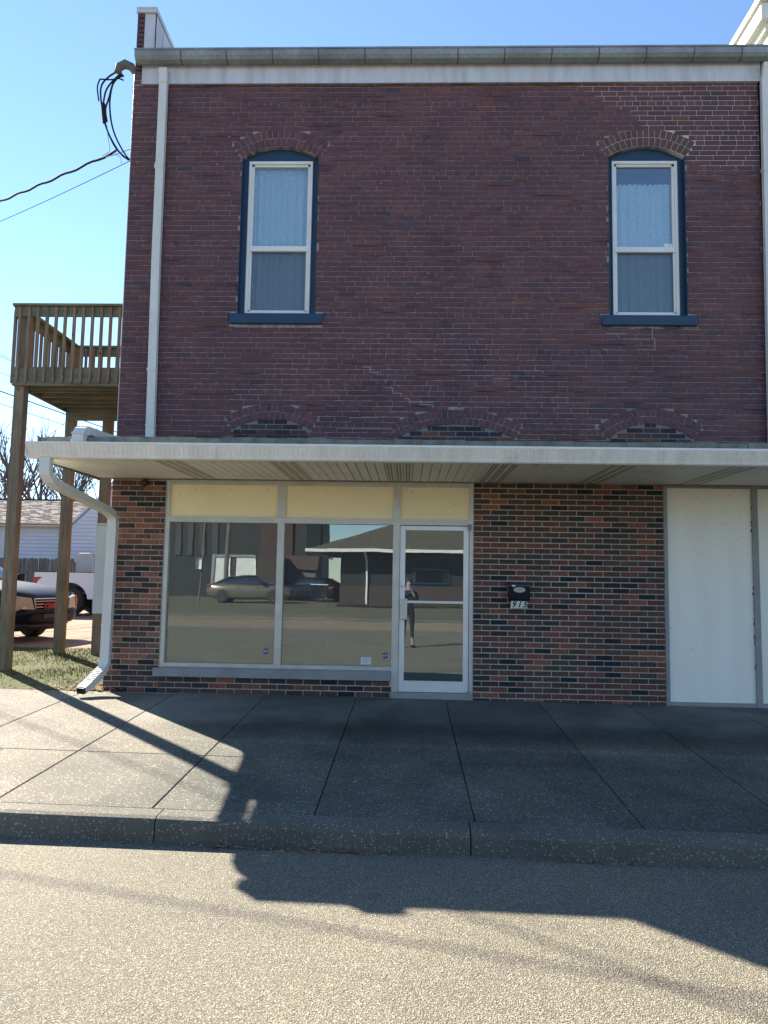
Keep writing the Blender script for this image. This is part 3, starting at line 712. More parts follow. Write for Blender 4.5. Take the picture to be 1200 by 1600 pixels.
# boarded front at the right
bf = MB()
for (x0, x1) in ((3.157, 3.20), (4.235, 4.305), (5.33, 5.40)): bf.box(x0, x1, -.03, .07, -.055, 2.645)
for (x0, x1) in ((3.20, 4.235), (4.305, 5.33)): bf.box(x0, x1, -.022, .07, -.062, -.005); bf.box(x0, x1, -.022, .07, 2.605, 2.645)
BF = bf.build('board_frame', M_SILLC, BLD, 'grey frame holding the cream boards at the right')
for (x0, x1) in ((3.20, 4.235), (4.305, 5.33)): m = MB(); m.box(x0, x1, -.004, .012, -.005, 2.605); m.build('board_panel', M_PANEL, BF)
m = MB()
for e in range(26): x, z = random.uniform(3.22, 4.42), random.choice([random.uniform(0, 2.55), random.uniform(1.9, 2.58)]); m.cbox(x, x+random.uniform(.004, .013), -.0065, -.003, z, z+random.uniform(.004, .01), .001)
for k in range(20): z = random.uniform(0.3, 2.58); m.cbox(4.222+random.uniform(0, .01), 4.236, -.012, -.003, z, z+random.uniform(.01, .05), .001)
m.build('paint_chip', M_BLACK, BF)
m = MB(); m.box(3.1, 8.0, .075, .3, -.2, 2.64); m.box(5.4, 8.0, -.01, .074, -.2, 2.64); m.build('rear_boarding', M_MORT_U, BLD)
m = MB(); m.box(4.4752, 4.615, -.0, .0058, 2.8, 8.1); m.build('corner_wall', M_PB_A, BLD)

# canopy ------------------------------------------------------------------------
CX0, CX1 = -3.93, 7.5
def sz(y): return 2.646+(y+.03)*.016         # soffit height, falling slightly outwards
m = MB(); m.prism_x([(-.035,2.70),(-.035,2.99),(-1.66,2.852),(-1.66,2.68)], CX0+.02, CX1)
CA = m.build('canopy', M_LEDGE, BLD, 'flat canopy with cream boarded soffit over the shopfront')
vents = [-2.72+1.19*k for k in range(0, 9)]
x = CX0; k = 0
while x < CX1:
    v = any(-.02 <= (x-vx) < .285 for vx in vents)
    m = MB(); e = .007; ya, yb = -.031, -1.70
    m.add([(x+e,ya,sz(ya)),(x+.1016-e,ya,sz(ya)),(x+.1016-e,yb,sz(yb)),(x+e,yb,sz(yb)),
           (x+.002,ya,sz(ya)+.010),(x+.0996,ya,sz(ya)+.010),(x+.0996,yb,sz(yb)+.010),(x+.002,yb,sz(yb)+.010)],
          [(0,3,2,1),(4,0,1,5),(7,6,2,3),(4,7,3,0),(5,1,2,6)])
    if v:
        n0 = len(m.f)
        for q in range(2):
            xa_ = x+.020+.034*q
            m.add([(xa_,ya-.03,sz(ya-.03)-.0012),(xa_+.022,ya-.03,sz(ya-.03)-.0012),(xa_+.022,yb+.05,sz(yb+.05)-.0012),(xa_,yb+.05,sz(yb+.05)-.0012)], [(0,3,2,1)], m=1)
    m.build('soffit_board', [M_CREAM, M_VENT], CA); x += .1018; k += 1
m = MB(); m.box(CX0, CX1, -1.72, -.031, 2.658, 2.68); m.box(CX0, CX1, -.05, -.031, sz(0)-.015, sz(0)-.001); m.box(CX0-.006, CX0, -1.70, -.03, 2.61, 2.86); m.build('soffit_backing', M_LEDGE, CA)
m = MB(); prof = [(-1.701,2.775),(-1.701,2.612),(-1.775,2.612),(-1.79,2.625),(-1.80,2.65),(-1.835,2.72),(-1.85,2.745),(-1.85,2.768),(-1.838,2.768),(-1.835,2.75)]
m.prism_x(prof, -3.985, CX1); m.box(-3.99,-3.984,-1.84,-1.70,2.62,2.765)
for k in range(4): m.box(-3.9+3.05*k+1.9, -3.9+3.05*k+1.905, -1.853, -1.70, 2.610, 2.770)
CG = m.build('canopy_gutter', M_CREAM_G, CA)
m = MB()
for k in range(0, 232):
    x = -3.97+.0492*k
    m.add([(x,-1.8005,2.652),(x+.020,-1.8005,2.652),(x+.010,-1.8075,2.650),(x,-1.8425,2.735),(x+.020,-1.8425,2.735),(x+.010,-1.8495,2.733)], [(0,2,5,3),(2,1,4,5),(0,1,2),(3,5,4)])
m.build('gutter_rib', M_CREAM_G, CG, kind='stuff')
m = MB(); m.box(-3.985, CX1, -1.858, -1.845, 2.752, 2.775); m.build('gutter_lip', M_WHITE, CG)
# roof edge: worn metal flashing with grit
m = MB()
x = -3.85
while x < CX1:
    l = random.uniform(.25, .6); zt = 2.862+random.uniform(-.008, .008); m.cbox(x, min(x+l, CX1), -1.685+random.uniform(-.004,.004), -1.64, 2.76, zt, .004, jit=.004); x += l
for k in range(900):
    x = random.uniform(-3.84, CX1); m_s = random.uniform(.005, .018); zb = 2.853+random.uniform(0, .004); yy = random.uniform(-1.68, -1.45); zb += (yy+1.66)*.085
    m.cbox(x, x+m_s*1.3, yy, yy+m_s, zb-.004, zb+m_s*.8, .001, jit=.002)
m.build('roof_edge', M_LEDGE, CA)

# downspouts --------------------------------------------------------------------
def dprof(w_, d_, n=3):
    hw, hd = w_/2, d_/2; pts = []
    k = 4
    for i in range(k): a = -hw+w_*i/k; pts += [(a+.004, -hd), (a+w_/k*.4, -hd), (a+w_/k*.5, -hd+.005), (a+w_/k*.9, -hd+.005)]
    pts += [(hw, -hd+.002), (hw, hd), (-hw, hd)]
    return [(p[0], p[1]) for p in pts]
def downspout(path, w_, d_, label, joints=(), side=(1,0,0)):
    m = MB(); m.sweep(path, dprof(w_, d_), side); D = m.build('downspout', M_DOWN, BLD, label)
    for (p, q) in joints:
        p = Vector(p); q = Vector(q); j = MB(); j.sweep([p, q], [(-w_/2-.005,-d_/2-.005),(w_/2+.005,-d_/2-.005),(w_/2+.005,d_/2+.005),(-w_/2-.005,d_/2+.005)], side); j.build('strap', M_DOWN, D)
    return D
xa = -3.33
downspout([(xa,-.10,8.12),(xa,-.085,8.05),(xa+.004,-.075,7.9),(xa+.010,-.07,5.5),(xa+.036,-.07,3.25),(xa+.045,-.09,3.07)], .105, .075, 'white downspout running down the left of the upper wall',
          [((xa,-.072,6.73),(xa,-.072,6.80)), ((xa+.022,-.07,4.02),(xa+.022,-.07,4.06)), ((xa+.036,-.07,3.30),(xa+.036,-.07,3.33)), ((xa-.0,-.08,7.92),(xa,-.08,7.95))])
xb = 4.545
downspout([(xb,-.13,8.14),(xb,-.10,8.05),(xb-.01,-.07,7.9),(xb-.05,-.07,3.1)], .105, .075, 'white downspout at the right edge of the upper wall', [((xb-.02,-.07,6.7),(xb-.02,-.07,6.75))])
# elbow lying on the canopy roof and dropping into its gutter
m = MB(); path = [(-3.27,-.13,3.02),(-3.33,-.6,2.985),(-3.40,-1.2,2.935),(-3.43,-1.55,2.925),(-3.44,-1.68,2.925),(-3.445,-1.76,2.90),(-3.445,-1.80,2.84),(-3.445,-1.80,2.74)]
m.sweep(path, dprof(.12, .085), (1,0,0)); RO = m.build('roof_pipe', M_DOWN, BLD, 'white downspout elbow lying over the canopy edge')
for i in range(7):
    t = i/6; m = MB(); a = Vector((-3.40,-1.2,2.935)); bb_ = Vector((-3.43,-1.55,2.925))
for (p, q) in (((-3.345,-.72,2.974),(-3.35,-.76,2.971)), ((-3.43,-1.52,2.926),(-3.432,-1.55,2.925)), ((-3.441,-1.70,2.922),(-3.443,-1.725,2.915)), ((-3.445,-1.79,2.868),(-3.445,-1.797,2.85)), ((-3.445,-1.80,2.80),(-3.445,-1.80,2.785))):
    j = MB(); j.sweep([p, q], [(-.066,-.049),(.066,-.049),(.066,.049),(-.066,.049)], (1,0,0)); j.build('strap', M_DOWN, RO)
# lower downspout: gutter outlet, elbow, diagonal back to the wall, down, outlet on the ground
path = [(-3.80,-1.755,2.62),(-3.80,-1.755,2.52),(-3.80,-1.74,2.46),(-3.795,-1.68,2.41),(-3.785,-1.55,2.365),(-3.70,-.36,2.205),(-3.69,-.22,2.17),(-3.688,-.16,2.12),(-3.69,-.145,2.02),(-3.70,-.145,.46),(-3.70,-.15,.34),(-3.71,-.19,.27),(-3.735,-.29,.19),(-3.80,-.56,.065)]
side_ = (.93, -.0, .0)
D = downspout(path, .112, .085, 'white downspout bending from the canopy gutter to the wall corner and out onto the pavement', [((-3.795,-1.68,2.41),(-3.793,-1.66,2.40)), ((-3.692,-.145,1.88),(-3.692,-.145,1.91)), ((-3.697,-.145,.78),(-3.697,-.145,.81)), ((-3.784,-1.54,2.364),(-3.782,-1.50,2.357))])
m = MB(); m.sweep([(-3.801,-.562,.064),(-3.806,-.585,.055)], [(-.05,-.037),(.05,-.037),(.05,.037),(-.05,.037)], (1,0,0)); m.build('outlet', M_BLACK, D)
for k in range(9):
    t = k/8; p = Vector((-3.715,-.21,.255)).lerp(Vector((-3.77,-.43,.125)), t); q = p+Vector((-.0025,-.012,-.0055)); j = MB(); j.sweep([p, q], [(-.0575,-.0445),(.0575,-.0445),(.0575,.0445),(-.0575,.0445)], (1,0,0)); j.build('crimp', M_DOWN, D)

# things on the front -------------------------------------------------------------
MBX = thing('mailbox', 'dark navy wall mailbox with a pale oval badge on the brick beside the door', 'mailbox', (0,0,0))
M_MAIL = plain('navy_enamel', (.004,.009,.022), .6, 0, .2); M_PAPER = plain('pale_plate', (.62,.62,.55), .5); M_OVAL = plain('oval_badge', (.55,.52,.38), .4)
m = MB(); m.prism_x([(-.032,1.18),(-.10,1.18),(-.115,1.20),(-.12,1.37),(-.032,1.405)], 1.238, 1.495); m.build('box', M_MAIL, MBX)
m = MB(); m.prism_x([(-.0322,1.409),(-.124,1.374),(-.126,1.358),(-.1205,1.365),(-.0322,1.400)], 1.233, 1.50); m.build('lid', grimy('mail_lid', (.05,.06,.08), .6), MBX)
m = MB(); m.box(1.275,1.315,-.128,-.121,1.352,1.375); m.build('catch', M_PAPER, MBX)
m = MB(); n_ = 24; m.add([(1.367+.072*math.cos(2*math.pi*k/n_), -.1225, 1.315+.034*math.sin(2*math.pi*k/n_)) for k in range(n_)]+[(1.367+.072*math.cos(2*math.pi*k/n_), -.119, 1.315+.034*math.sin(2*math.pi*k/n_)) for k in range(n_)], [tuple(range(n_))]+[(k,(k+1)%n_,n_+(k+1)%n_,n_+k) for k in range(n_)]); OV = m.build('badge', M_OVAL, MBX)
m = MB()
for (ra, rb, w_) in ((.064,.029,.003), (.045,.016,.0025)):
    pa = [(1.367+ra*math.cos(2*math.pi*k/n_), -.1235, 1.315+rb*math.sin(2*math.pi*k/n_)) for k in range(n_)]; m.tube(pa+[pa[0]], w_*.5, 5)
m.box(1.345,1.39,-.1245,-.123,1.311,1.319); m.build('badge_trim', M_MAIL, OV)
NP = thing('number_plate', 'three pale tiles reading 915 in black under the mailbox', 'house number', (0,0,0))
for k, ch in enumerate('915'):
    x = 1.262+.068*k; m = MB(); m.add([(x-.006,-.128,1.092),(x+.059,-.128,1.092),(x+.068,-.128,1.178),(x+.003,-.128,1.178),(x-.006,-.121,1.092),(x+.059,-.121,1.092),(x+.068,-.121,1.178),(x+.003,-.121,1.178)],[(0,1,2,3),(4,7,6,5),(0,4,5,1),(1,5,6,2),(2,6,7,3),(3,7,4,0)])
    pl = m.build('tile', M_PAPER, NP)
    text_obj(ch, .098, Vector((x+.031, -.1285, 1.135)), FACE, M_BLACK, 'digit', pl, shear=.28, bold=.003)
m = MB(); m.box(1.27,1.46,-.12,-.031,1.12,1.175); m.build('bracket', M_MAIL, NP)
m = MB(); m.lathe([(.045,-.034),(.045,-.075),(.038,-.088),(0.001,-.09)], (-3.345,0,2.585), 'Y', 18); m.build
jb = m.build('junction_box', M_BLACK); tag(jb, 'round black electrical box at the top of the left brick pier', 'junction box')
M_ADT = plain('blue_sticker', (.03,.05,.28), .5)
for (x, z, lab) in ((-1.755, .50, 'small blue ADT sticker low in the left shop window'), (-.27, .475, 'small blue ADT sticker in the corner of the right shop window by the door')):
    s_ = MB(); pts = [(x+.038*math.cos(R(22.5+45*k)), z+.038*math.sin(R(22.5+45*k))) for k in range(8)]; s_.prism(pts, .0345, .0385)
    T = thing('alarm_sticker', lab, 'sticker', (0,0,0), 'alarm company stickers on the shop windows'); s_.build('disc', M_ADT, T)
    text_obj('ADT', .034, Vector((x, .0335, z)), FACE, M_PAPER, 'lettering', T, shear=.2, bold=.0006)
T = thing('paper_notice', 'small white notice with blue print stuck low in the right shop window', 'notice', (0,0,0))
m = MB(); m.box(-.565,-.445,.034,.0385,.365,.45); m.build('sheet', plain('notice_paper', (.72,.78,.82), .6), T)
m = MB()
for k in range(5):
    x = -.553
    while x < -.46:
        l = random.uniform(.008, .02); m.box(x, min(x+l, -.455), .0325, .0338, .377+.014*k, .383+.014*k); x += l+.004
m.build('print', plain('blue_ink', (.08,.16,.32), .7), T)

# utility box on the side wall
T = thing('utility_box', 'tall pale grey electrical cabinet on the side wall behind the downspout', 'utility box', (0,0,0))
M_UB = grimy('pale_cabinet', (.42,.47,.47), .45, .2, 2)
m = MB(); m.cbox(-4.06,-3.752,.26,.52,.92,2.06,.006); m.build('cabinet', M_UB, T)
m = MB(); m.box(-4.07,-3.752,.25,.53,2.061,2.085); m.box(-4.062,-4.045,.2585,.262,.93,2.05); m.build('cabinet_lid', M_UB, T)
# service mast and cables
T = thing('service_mast', 'grey weatherhead and conduit with black looped cables high on the building corner', 'service mast', (0,0,0))
M_COND = grimy('conduit', (.42,.43,.42), .5); M_CABLE = plain('black_cable', (.02,.022,.025), .95, 0, .1)
m = MB(); m.tube([(-3.79,.14,2.1),(-3.79,.14,8.15),(-3.80,.16,8.22)], .024, 8); m.build('conduit', M_COND, T)
m = MB(); m.tube([(-3.78,.2,8.08),(-3.80,.2,8.24),(-3.88,.2,8.36),(-3.97,.2,8.40),(-4.05,.2,8.36),(-4.07,.2,8.28)], [.03,.042,.055,.062,.058,.045], 12); m.build('weatherhead', grimy('grey_head', (.13,.13,.125), .7), T)
m = MB()
def curve(pts, rad, n=6, steps=6):
    P = [Vector(p) for p in pts]; out = []
    for i in range(len(P)-1):
        p0 = P[max(i-1,0)]; p1 = P[i]; p2 = P[i+1]; p3 = P[min(i+2,len(P)-1)]
        for s in range(steps):
            t = s/steps; out.append(.5*((2*p1)+(-p0+p2)*t+(2*p0-5*p1+4*p2-p3)*t*t+(-p0+3*p1-3*p2+p3)*t**3))
    out.append(P[-1]); m.tube(out, rad, n)
yy = .25
curve([(-4.03,yy,8.36),(-4.20,yy,8.26),(-4.31,yy,8.10),(-4.28,yy,7.80),(-4.22,yy,7.55),(-4.10,yy,7.30),(-3.95,yy,7.10),(-3.80,yy,7.04)], .012)
curve([(-4.04,yy+.02,8.33),(-4.22,yy+.02,8.12),(-4.26,yy,7.92),(-4.25,yy,7.72),(-4.20,yy,7.50),(-4.06,yy,7.22),(-3.88,yy,7.05)], .012)
curve([(-4.02,yy,8.29),(-4.14,yy,8.16),(-4.19,yy,7.95),(-4.23,yy,7.78),(-4.20,yy,7.6)], .012)
curve([(-3.98,yy-.04,8.24),(-4.11,yy-.04,8.17),(-4.16,yy-.04,7.9),(-4.13,yy-.04,7.60),(-4.05,yy-.04,7.35),(-3.92,yy,7.12),(-3.8,yy,7.0)], .012)
curve([(-4.00,yy,8.20),(-4.08,yy,8.23),(-4.17,yy,8.21),(-4.33,yy,8.22)], .010)
curve([(-4.33,yy,8.22),(-4.36,yy,8.1),(-4.33,yy,7.9)], .010)
m.build('cable', M_CABLE, T)
m = MB(); m.tube([(-4.27,yy,7.86),(-4.25,yy,7.74),(-4.235,yy,7.58)], [.03,.036,.026], 8); m.build('splice', M_CABLE, T)
m = MB(); curve([(-4.2,yy,7.55),(-4.17,yy,7.35),(-4.14,yy,7.20),(-4.17,yy,7.15),(-4.24,yy,7.11)], .005); curve([(-3.80,yy,7.22),(-3.9,yy,7.19),(-4.06,yy,7.13),(-4.2,yy,7.09)], .006); curve([(-4.08,yy,7.13),(-4.0,yy,7.1),(-3.97,yy,7.0)], .005); m.build('tie_wire', M_COND, T)
m = MB(); pts = []
for k in range(110):
    t = k/109; x = -4.06-14.5*t; y = yy+13.2*t; z = 7.17+4.35*t-.9*t*(1-t)
    pts.append((x, y+.010*math.sin(k*1.25), z+.012*math.cos(k*1.25)))
m.tube(pts, .017, 6)
ow = m.build('overhead_wire', M_CABLE); tag(ow, 'thick twisted service cable sloping away to the left from the building corner', 'power cable')
m = MB(); m.tube([(-3.83,yy,7.05)]+[(-3.83-14.7*t, yy+13.2*t, 7.05+3.8*t-1.2*t*(1-t)) for t in fr(.02, 1, 20)], .005, 5)
ow = m.build('overhead_wire', M_CABLE); tag(ow, 'thin wire sloping left just below the twisted service cable', 'power cable')

# ------------------------------------------------------------------ timber deck
DK = thing('timber_deck', 'raised weathered timber deck with baluster railing on tall posts beside the building', 'deck', (0,0,0))
DX0, DX1, DY0, DY1 = -5.78, -3.78, 1.18, 3.05; zb, zt = 4.14, 4.42
def post(x, y, z0, z1, w_=.14):
    m = MB(); h = w_/2; c = .008; pr = [(-h+c,-h),(h-c,-h),(h,-h+c),(h,h-c),(h-c,h),(-h+c,h),(-h,h-c),(-h,-h+c)]
    j = random.uniform(-.012, .012)
    m.sweep([(x,y,z0),(x+j,y,(z0+z1)/2),(x,y,z1)], pr, (1,0,0)); m.build('post', M_WZ, DK)
post(-5.69, 1.27, back_z(0,1.3)-.05, 5.25, .15); post(-5.69, 2.96, back_z(0,3)-.05, 5.25, .15); post(-5.06, 2.96, back_z(0,3)-.05, 4.14, .15); post(-4.0,2.96,4.14,5.25,.09); post(-4.62,2.96,4.42,5.25,.14)
m = MB(); m.cbox(DX0,DX1,DY0-.04,DY0,zb,zt-.03,.004); m.build('rim_board', M_WX, DK)
m = MB(); m.cbox(DX0,DX1,DY1,DY1+.04,zb,zt-.03,.004); m.build('rim_board', M_WX, DK)
m = MB(); m.box(DX0,DX0+.04,DY0+.001,DY1-.001,zb,zt-.03); m.build('rim_board', M_WY, DK)
m = MB(); m.box(DX0+.05,DX1,2.84,2.88,3.99,4.2); m.build('beam', M_WX, DK)
m = MB(); m.box(DX0+.05,DX1,1.36,1.40,3.99+.15,4.3); m.build('beam', M_WX, DK)
for k in range(4): y = 1.62+.32*k; m = MB(); m.box(DX0+.041, DX1, y, y+.04, 4.16, 4.389); m.build('joist', M_WX, DK)
y = DY0-.02
while y < DY1: m = MB(); m.cbox(DX0-.02, DX1, y, y+.134, 4.391, 4.418, .002); m.build('deck_board', M_WX, DK); y += .141
def rail_x(y, out, z0=5.16, n=14, xs=DX0):
    m = MB(); m.cbox(xs-.03, DX1, y-.05, y+.09, 5.315, 5.35, .003); m.build('rail_cap', M_WX, DK)
    m = MB(); m.cbox(xs, DX1, y, y+.038, 5.17, 5.313, .003); m.build('top_rail', M_WX, DK)
    x = xs+.06
    while x < DX1:
        m = MB(); m.box(x, x+.038, y-.0385, y-.0005, 4.20, 5.30); m.prism([(x,4.2),(x+.038,4.2),(x+.019,4.17)], y-.038, y-.001); m.build('baluster', M_WZ, DK); x += .134
rail_x(DY0-.041, -1); 
rail_x(DY1+.08, 1)
m = MB(); m.box(DX0-.045, DX0+.09, DY0-.02, DY1+.02, 5.3145, 5.349); m.build('rail_cap', M_WY, DK)
m = MB(); m.box(DX0-.04, DX0-.002, DY0, DY1, 5.17, 5.312); m.build('top_rail', M_WY, DK)
y = DY0+.06
while y < DY1: m = MB(); m.box(DX0-.079, DX0-.0405, y, y+.038, 4.2, 5.30); m.build('baluster', M_WZ, DK); y += .134

#PART2
# ------------------------------------------------------------------ grass and leaves
def blade_mat():
    m, nt, b = newmat('grass_blade', .8, 0, .2)
    a = N(nt, 'ShaderNodeVertexColor'); a.layer_name = 'tint'; nt.links.new(a.outputs['Color'], b.inputs['Base Color']); return m
M_BLADE = blade_mat()
gm = MB(); rg = random.Random(3)
for k in range(26000):
    x = rg.uniform(-8.6, -3.78); y = rg.uniform(-.13, 3.7)
    clump = math.sin(x*3.1+1.3*math.sin(y*2.3))*math.sin(y*2.7+x)
    if rg.random() > .55+.45*clump: continue
    z = back_z(x, max(y, 0)); h = rg.uniform(.015, .05)*(1+.4*clump); a = rg.uniform(0, 6.28); w_ = rg.uniform(.003, .006); l = rg.uniform(.2, 1.3)
    dx, dy = math.cos(a), math.sin(a)
    c = rg.choice([(.05,.105,.012), (.08,.125,.018), (.17,.14,.05), (.10,.13,.02), (.035,.07,.01)]) if clump > -.55 else rg.choice([(.24,.165,.085), (.19,.14,.07), (.09,.11,.03)])
    gm.add([(x-dy*w_, y+dx*w_, z), (x+dy*w_, y-dx*w_, z), (x+dx*h*l, y+dy*h*l, z+h)], [(0,1,2)], c)
gm.build('grass', M_BLADE, kind='stuff', recalc=False)
lm = MB()
def leaf(x, y, z, s_, c):
    a = rg.uniform(0, 6.28); t = rg.uniform(-.4, .4); dx, dy = math.cos(a), math.sin(a)
    lm.add([(x-dx*s_, y-dy*s_, z+.003), (x-dy*s_*.45, y+dx*s_*.45, z+.004+t*s_*.5), (x+dx*s_, y+dy*s_, z+.006+s_*.3), (x+dy*s_*.45, y-dx*s_*.45, z+.004-t*s_*.3)], [(0,1,2),(0,2,3)], c)
LC = [(.20,.10,.05), (.28,.15,.08), (.14,.07,.04), (.35,.22,.12)]
for k in range(260):
    x = rg.gauss(-3.95, .28); y = rg.gauss(-.02, .12)
    if x > -3.66 and y > -.05: continue
    z = side_z(x, y) if y < -.14 else back_z(x, max(y, 0))
    leaf(x, y, z+.004+rg.uniform(0, .02), rg.uniform(.012, .035), rg.choice(LC))
for cx, n_, sp in ((-.55, 130, .28), (-1.15, 40, .2), (1.25, 60, .22), (-2.3, 14, .5), (2.2, 20, .5)):
    for k in range(n_):
        x = rg.gauss(cx, sp); y = -4.475-abs(rg.gauss(0, .03)); leaf(x, y, road_z(x, y)+.004, rg.uniform(.006, .022), rg.choice(LC))
for k in range(60): x = rg.uniform(-3.6, 4.4); leaf(x, -.035-rg.uniform(0, .03), side_z(x, -.05)+.002, rg.uniform(.004, .012), rg.choice(LC))
for k in range(70): x = rg.uniform(-3.6, 4.4); y = -.08-abs(rg.gauss(0, .05)); leaf(x, y, 3.0+.0, rg.uniform(.012, .03), rg.choice(LC))
for k in range(80): x = rg.uniform(-7, -3.9); y = rg.uniform(-.1, 3.2); leaf(x, y, back_z(x, max(0,y))+.02, rg.uniform(.015, .035), rg.choice(LC))
lm.build('dead_leaves', M_BLADE, kind='stuff', recalc=False)
st = MB()
for k in range(260):
    x = rg.uniform(-3, 3); y = -4.48-abs(rg.gauss(0, .05)); s_ = rg.uniform(.003, .008); z = road_z(x, y); st.box(x, x+s_, y, y+s_, z-.001, z+s_*.7)
st.build('gutter_grit', M_KERB, kind='stuff', recalc=False)

# ------------------------------------------------------------------ vehicles
M_BLKPAINT = plain('black_car_paint', (.007,.010,.018), .42, .0, .13); M_WPAINT = plain('white_car_paint', (.66,.68,.72), .25, 0, .6); M_TAN = plain('taupe_car_paint', (.20,.17,.14), .25, .5, .6)
M_CHR = plain('chrome', (.6,.6,.6), .15, 1); M_RIM = plain('wheel_silver', (.55,.56,.57), .3, .8); M_RED = plain('red_lens', (.32,.01,.015), .2); M_AMB = plain('amber_lens', (.42,.16,.04), .3)
M_LENS = grimy('hazed_headlight', (.42,.38,.30), .25, .3, 8); M_REDL = plain('red_letter', (.35,.02,.03), .4); M_GREYP = plain('dark_trim', (.03,.03,.034), .6)
def loft(m, stns, half, cap=True):
    """stns -> ring of points for a car body, mirrored in y"""
    rings = [half(*s_) for s_ in stns]; n = len(rings[0]); vs = [v for rr in rings for v in rr]; fs = []
    for i in range(len(rings)-1):
        for k in range(n): fs.append((i*n+k, i*n+(k+1)%n, (i+1)*n+(k+1)%n, (i+1)*n+k))
    if cap: fs += [tuple(range(n)), tuple(reversed(range((len(rings)-1)*n, len(rings)*n)))]
    m.add(vs, fs)
def ring(x, hw, zb, zs, zt, tw):
    h = [(hw*.80,zb),(hw*.95,zb+.05),(hw,zb+.16),(hw*1.005,(zb+zs)/2+.05),(hw*.99,zs-.05),(hw*.95,zs),(tw+(hw-tw)*.25,zt-.03),(tw,zt-.006),(tw*.5,zt)]
    return [(x,-a,z) for a,z in h]+[(x,0,zt+.004)]+[(x,a,z) for a,z in reversed(h)]+[(x,0,zb)]
def ghring(x, z0, w0, z1, w1):
    h = [(w0,z0),(w0*.985,z0+(z1-z0)*.35),(w1+.04,z1-(z1-z0)*.18),(w1,z1-.02),(w1*.5,z1)]
    return [(x,-a,z) for a,z in h]+[(x,0,z1+.005)]+[(x,a,z) for a,z in reversed(h)]+[(x,0,z0)]
def wheel(T, x, y, r_, spokes=6, wd=.22, turn=0):
    s_ = 1 if y > 0 else -1
    m = MB(); m.lathe([(r_*.62,-wd/2),(r_*.9,-wd/2),(r_,-wd/2+.03),(r_,wd/2-.03),(r_*.9,wd/2),(r_*.62,wd/2),(r_*.6,0)], (0,0,0), 'Y', 28, cap=False)
    W = m.build('wheel', M_RUB, T, smooth=False); W.location = (x, y, r_); W.rotation_euler = (0, 0, turn)
    m = MB(); m.lathe([(r_*.62,wd*.36*s_),(r_*.66,wd*.42*s_),(r_*.60,wd*.42*s_),(r_*.57,wd*.25*s_)], (0,0,0), 'Y', 28, cap=False)
    for k in range(spokes):
        t = 2*math.pi*k/spokes
        for dt in (-.16, .16):
            p = (math.cos(t+dt*.4)*r_*.10, wd*.36*s_, math.sin(t+dt*.4)*r_*.10); q = (math.cos(t+dt)*r_*.61, wd*.38*s_, math.sin(t+dt)*r_*.61); m.tube([p, q], r_*.045, 5)
    m.lathe([(r_*.13,wd*.30*s_),(r_*.13,wd*.42*s_),(.001,wd*.44*s_)], (0,0,0), 'Y', 12); m.build('rim', M_RIM, W)
    m = MB(); m.lathe([(r_*.6,wd*.05*s_),(.001,wd*.06*s_)], (0,0,0), 'Y', 20); m.build('brake', M_GREYP, W)
def arch(T, x, y, r_, s_):
    m = MB(); m.lathe([(r_,.0),(r_,-.30*s_),(r_*.2,-.3*s_),(.001,0)], (x,y,0), 'Y', 26); 
    m.v = [(a, b_, cl(c_+.36, .2, 3)) for a, b_, c_ in m.v]; m.build('wheel_arch', M_GREYP, T)

# black SUV whose nose shows between the deck posts
T = thing('parked_suv', 'black SUV with hazy headlights parked nose-on behind the deck posts', 'car', (-9.22, 5.50, .175), rz=R(-12))
m = MB(); loft(m, [(-2.45,.80,.45,.95,1.02,.7),(-2.36,.90,.38,1.0,1.06,.8),(-1.5,.95,.33,1.03,1.1,.85),(.9,.95,.33,1.01,1.15,.80),(1.5,.95,.33,.98,1.09,.78),(2.0,.94,.36,.92,1.01,.74),(2.22,.90,.38,.88,.95,.70),(2.33,.84,.40,.85,.90,.64),(2.40,.76,.44,.81,.86,.55),(2.44,.62,.50,.77,.82,.45)], ring)
BD = m.build('body', M_BLKPAINT, T, smooth=True)
m = MB(); loft(m, [(-2.38,1.04,.84,1.30,.72),(-2.25,1.04,.86,1.66,.66),(-1.9,1.05,.86,1.74,.66),(-.2,1.06,.86,1.76,.66),(.25,1.08,.86,1.70,.64),(.98,1.12,.82,1.22,.72)], ghring); m.build('cabin', M_CARGLASS, T, smooth=True)
m = MB(); loft(m, [(-2.2,1.655,.70,1.70,.66),(-1.9,1.70,.70,1.765,.64),(-.2,1.71,.70,1.785,.64),(.2,1.66,.70,1.725,.62)], ghring); m.build('roof_panel', M_BLKPAINT, T, smooth=True)
for y_ in (-1, 1):
    m = MB(); m.prism_x([(y_*.925,.58),(y_*.86,.56),(y_*.88,.86),(y_*.915,.85)], 2.10, 2.37); HL = m.build('headlight', M_AMB, T)
    m = MB(); m.add([(2.375,y_*.86,.56),(2.495,y_*.49,.59),(2.465,y_*.56,.82),(2.355,y_*.88,.86),(2.1,y_*.86,.56),(2.1,y_*.49,.59),(2.1,y_*.56,.81),(2.1,y_*.83,.86)],[(0,1,2,3),(0,4,5,1),(1,5,6,2),(2,6,7,3),(3,7,4,0)]); m.build('lens', M_LENS, HL)
    m = MB(); m.lathe([(.065,2.44),(.075,2.455),(.05,2.45),(.001,2.45)], (0,y_*.62,.47), 'X', 14); m.build('fog_light', M_GREYP, T)
m = MB(); P_ = [(-.47,.80),(-.38,.48),(.38,.48),(.47,.80)]
m.tube([(2.45,y_,z_) for y_, z_ in P_]+[(2.45,-.47,.80)], .014, 6); GR = m.build('grille', M_CHR, T)
m = MB(); m.prism_x([(-.37,.49),(.37,.49),(.46,.79),(-.46,.79)], 2.40, 2.425); m.build('grille_back', M_BLACK, GR)
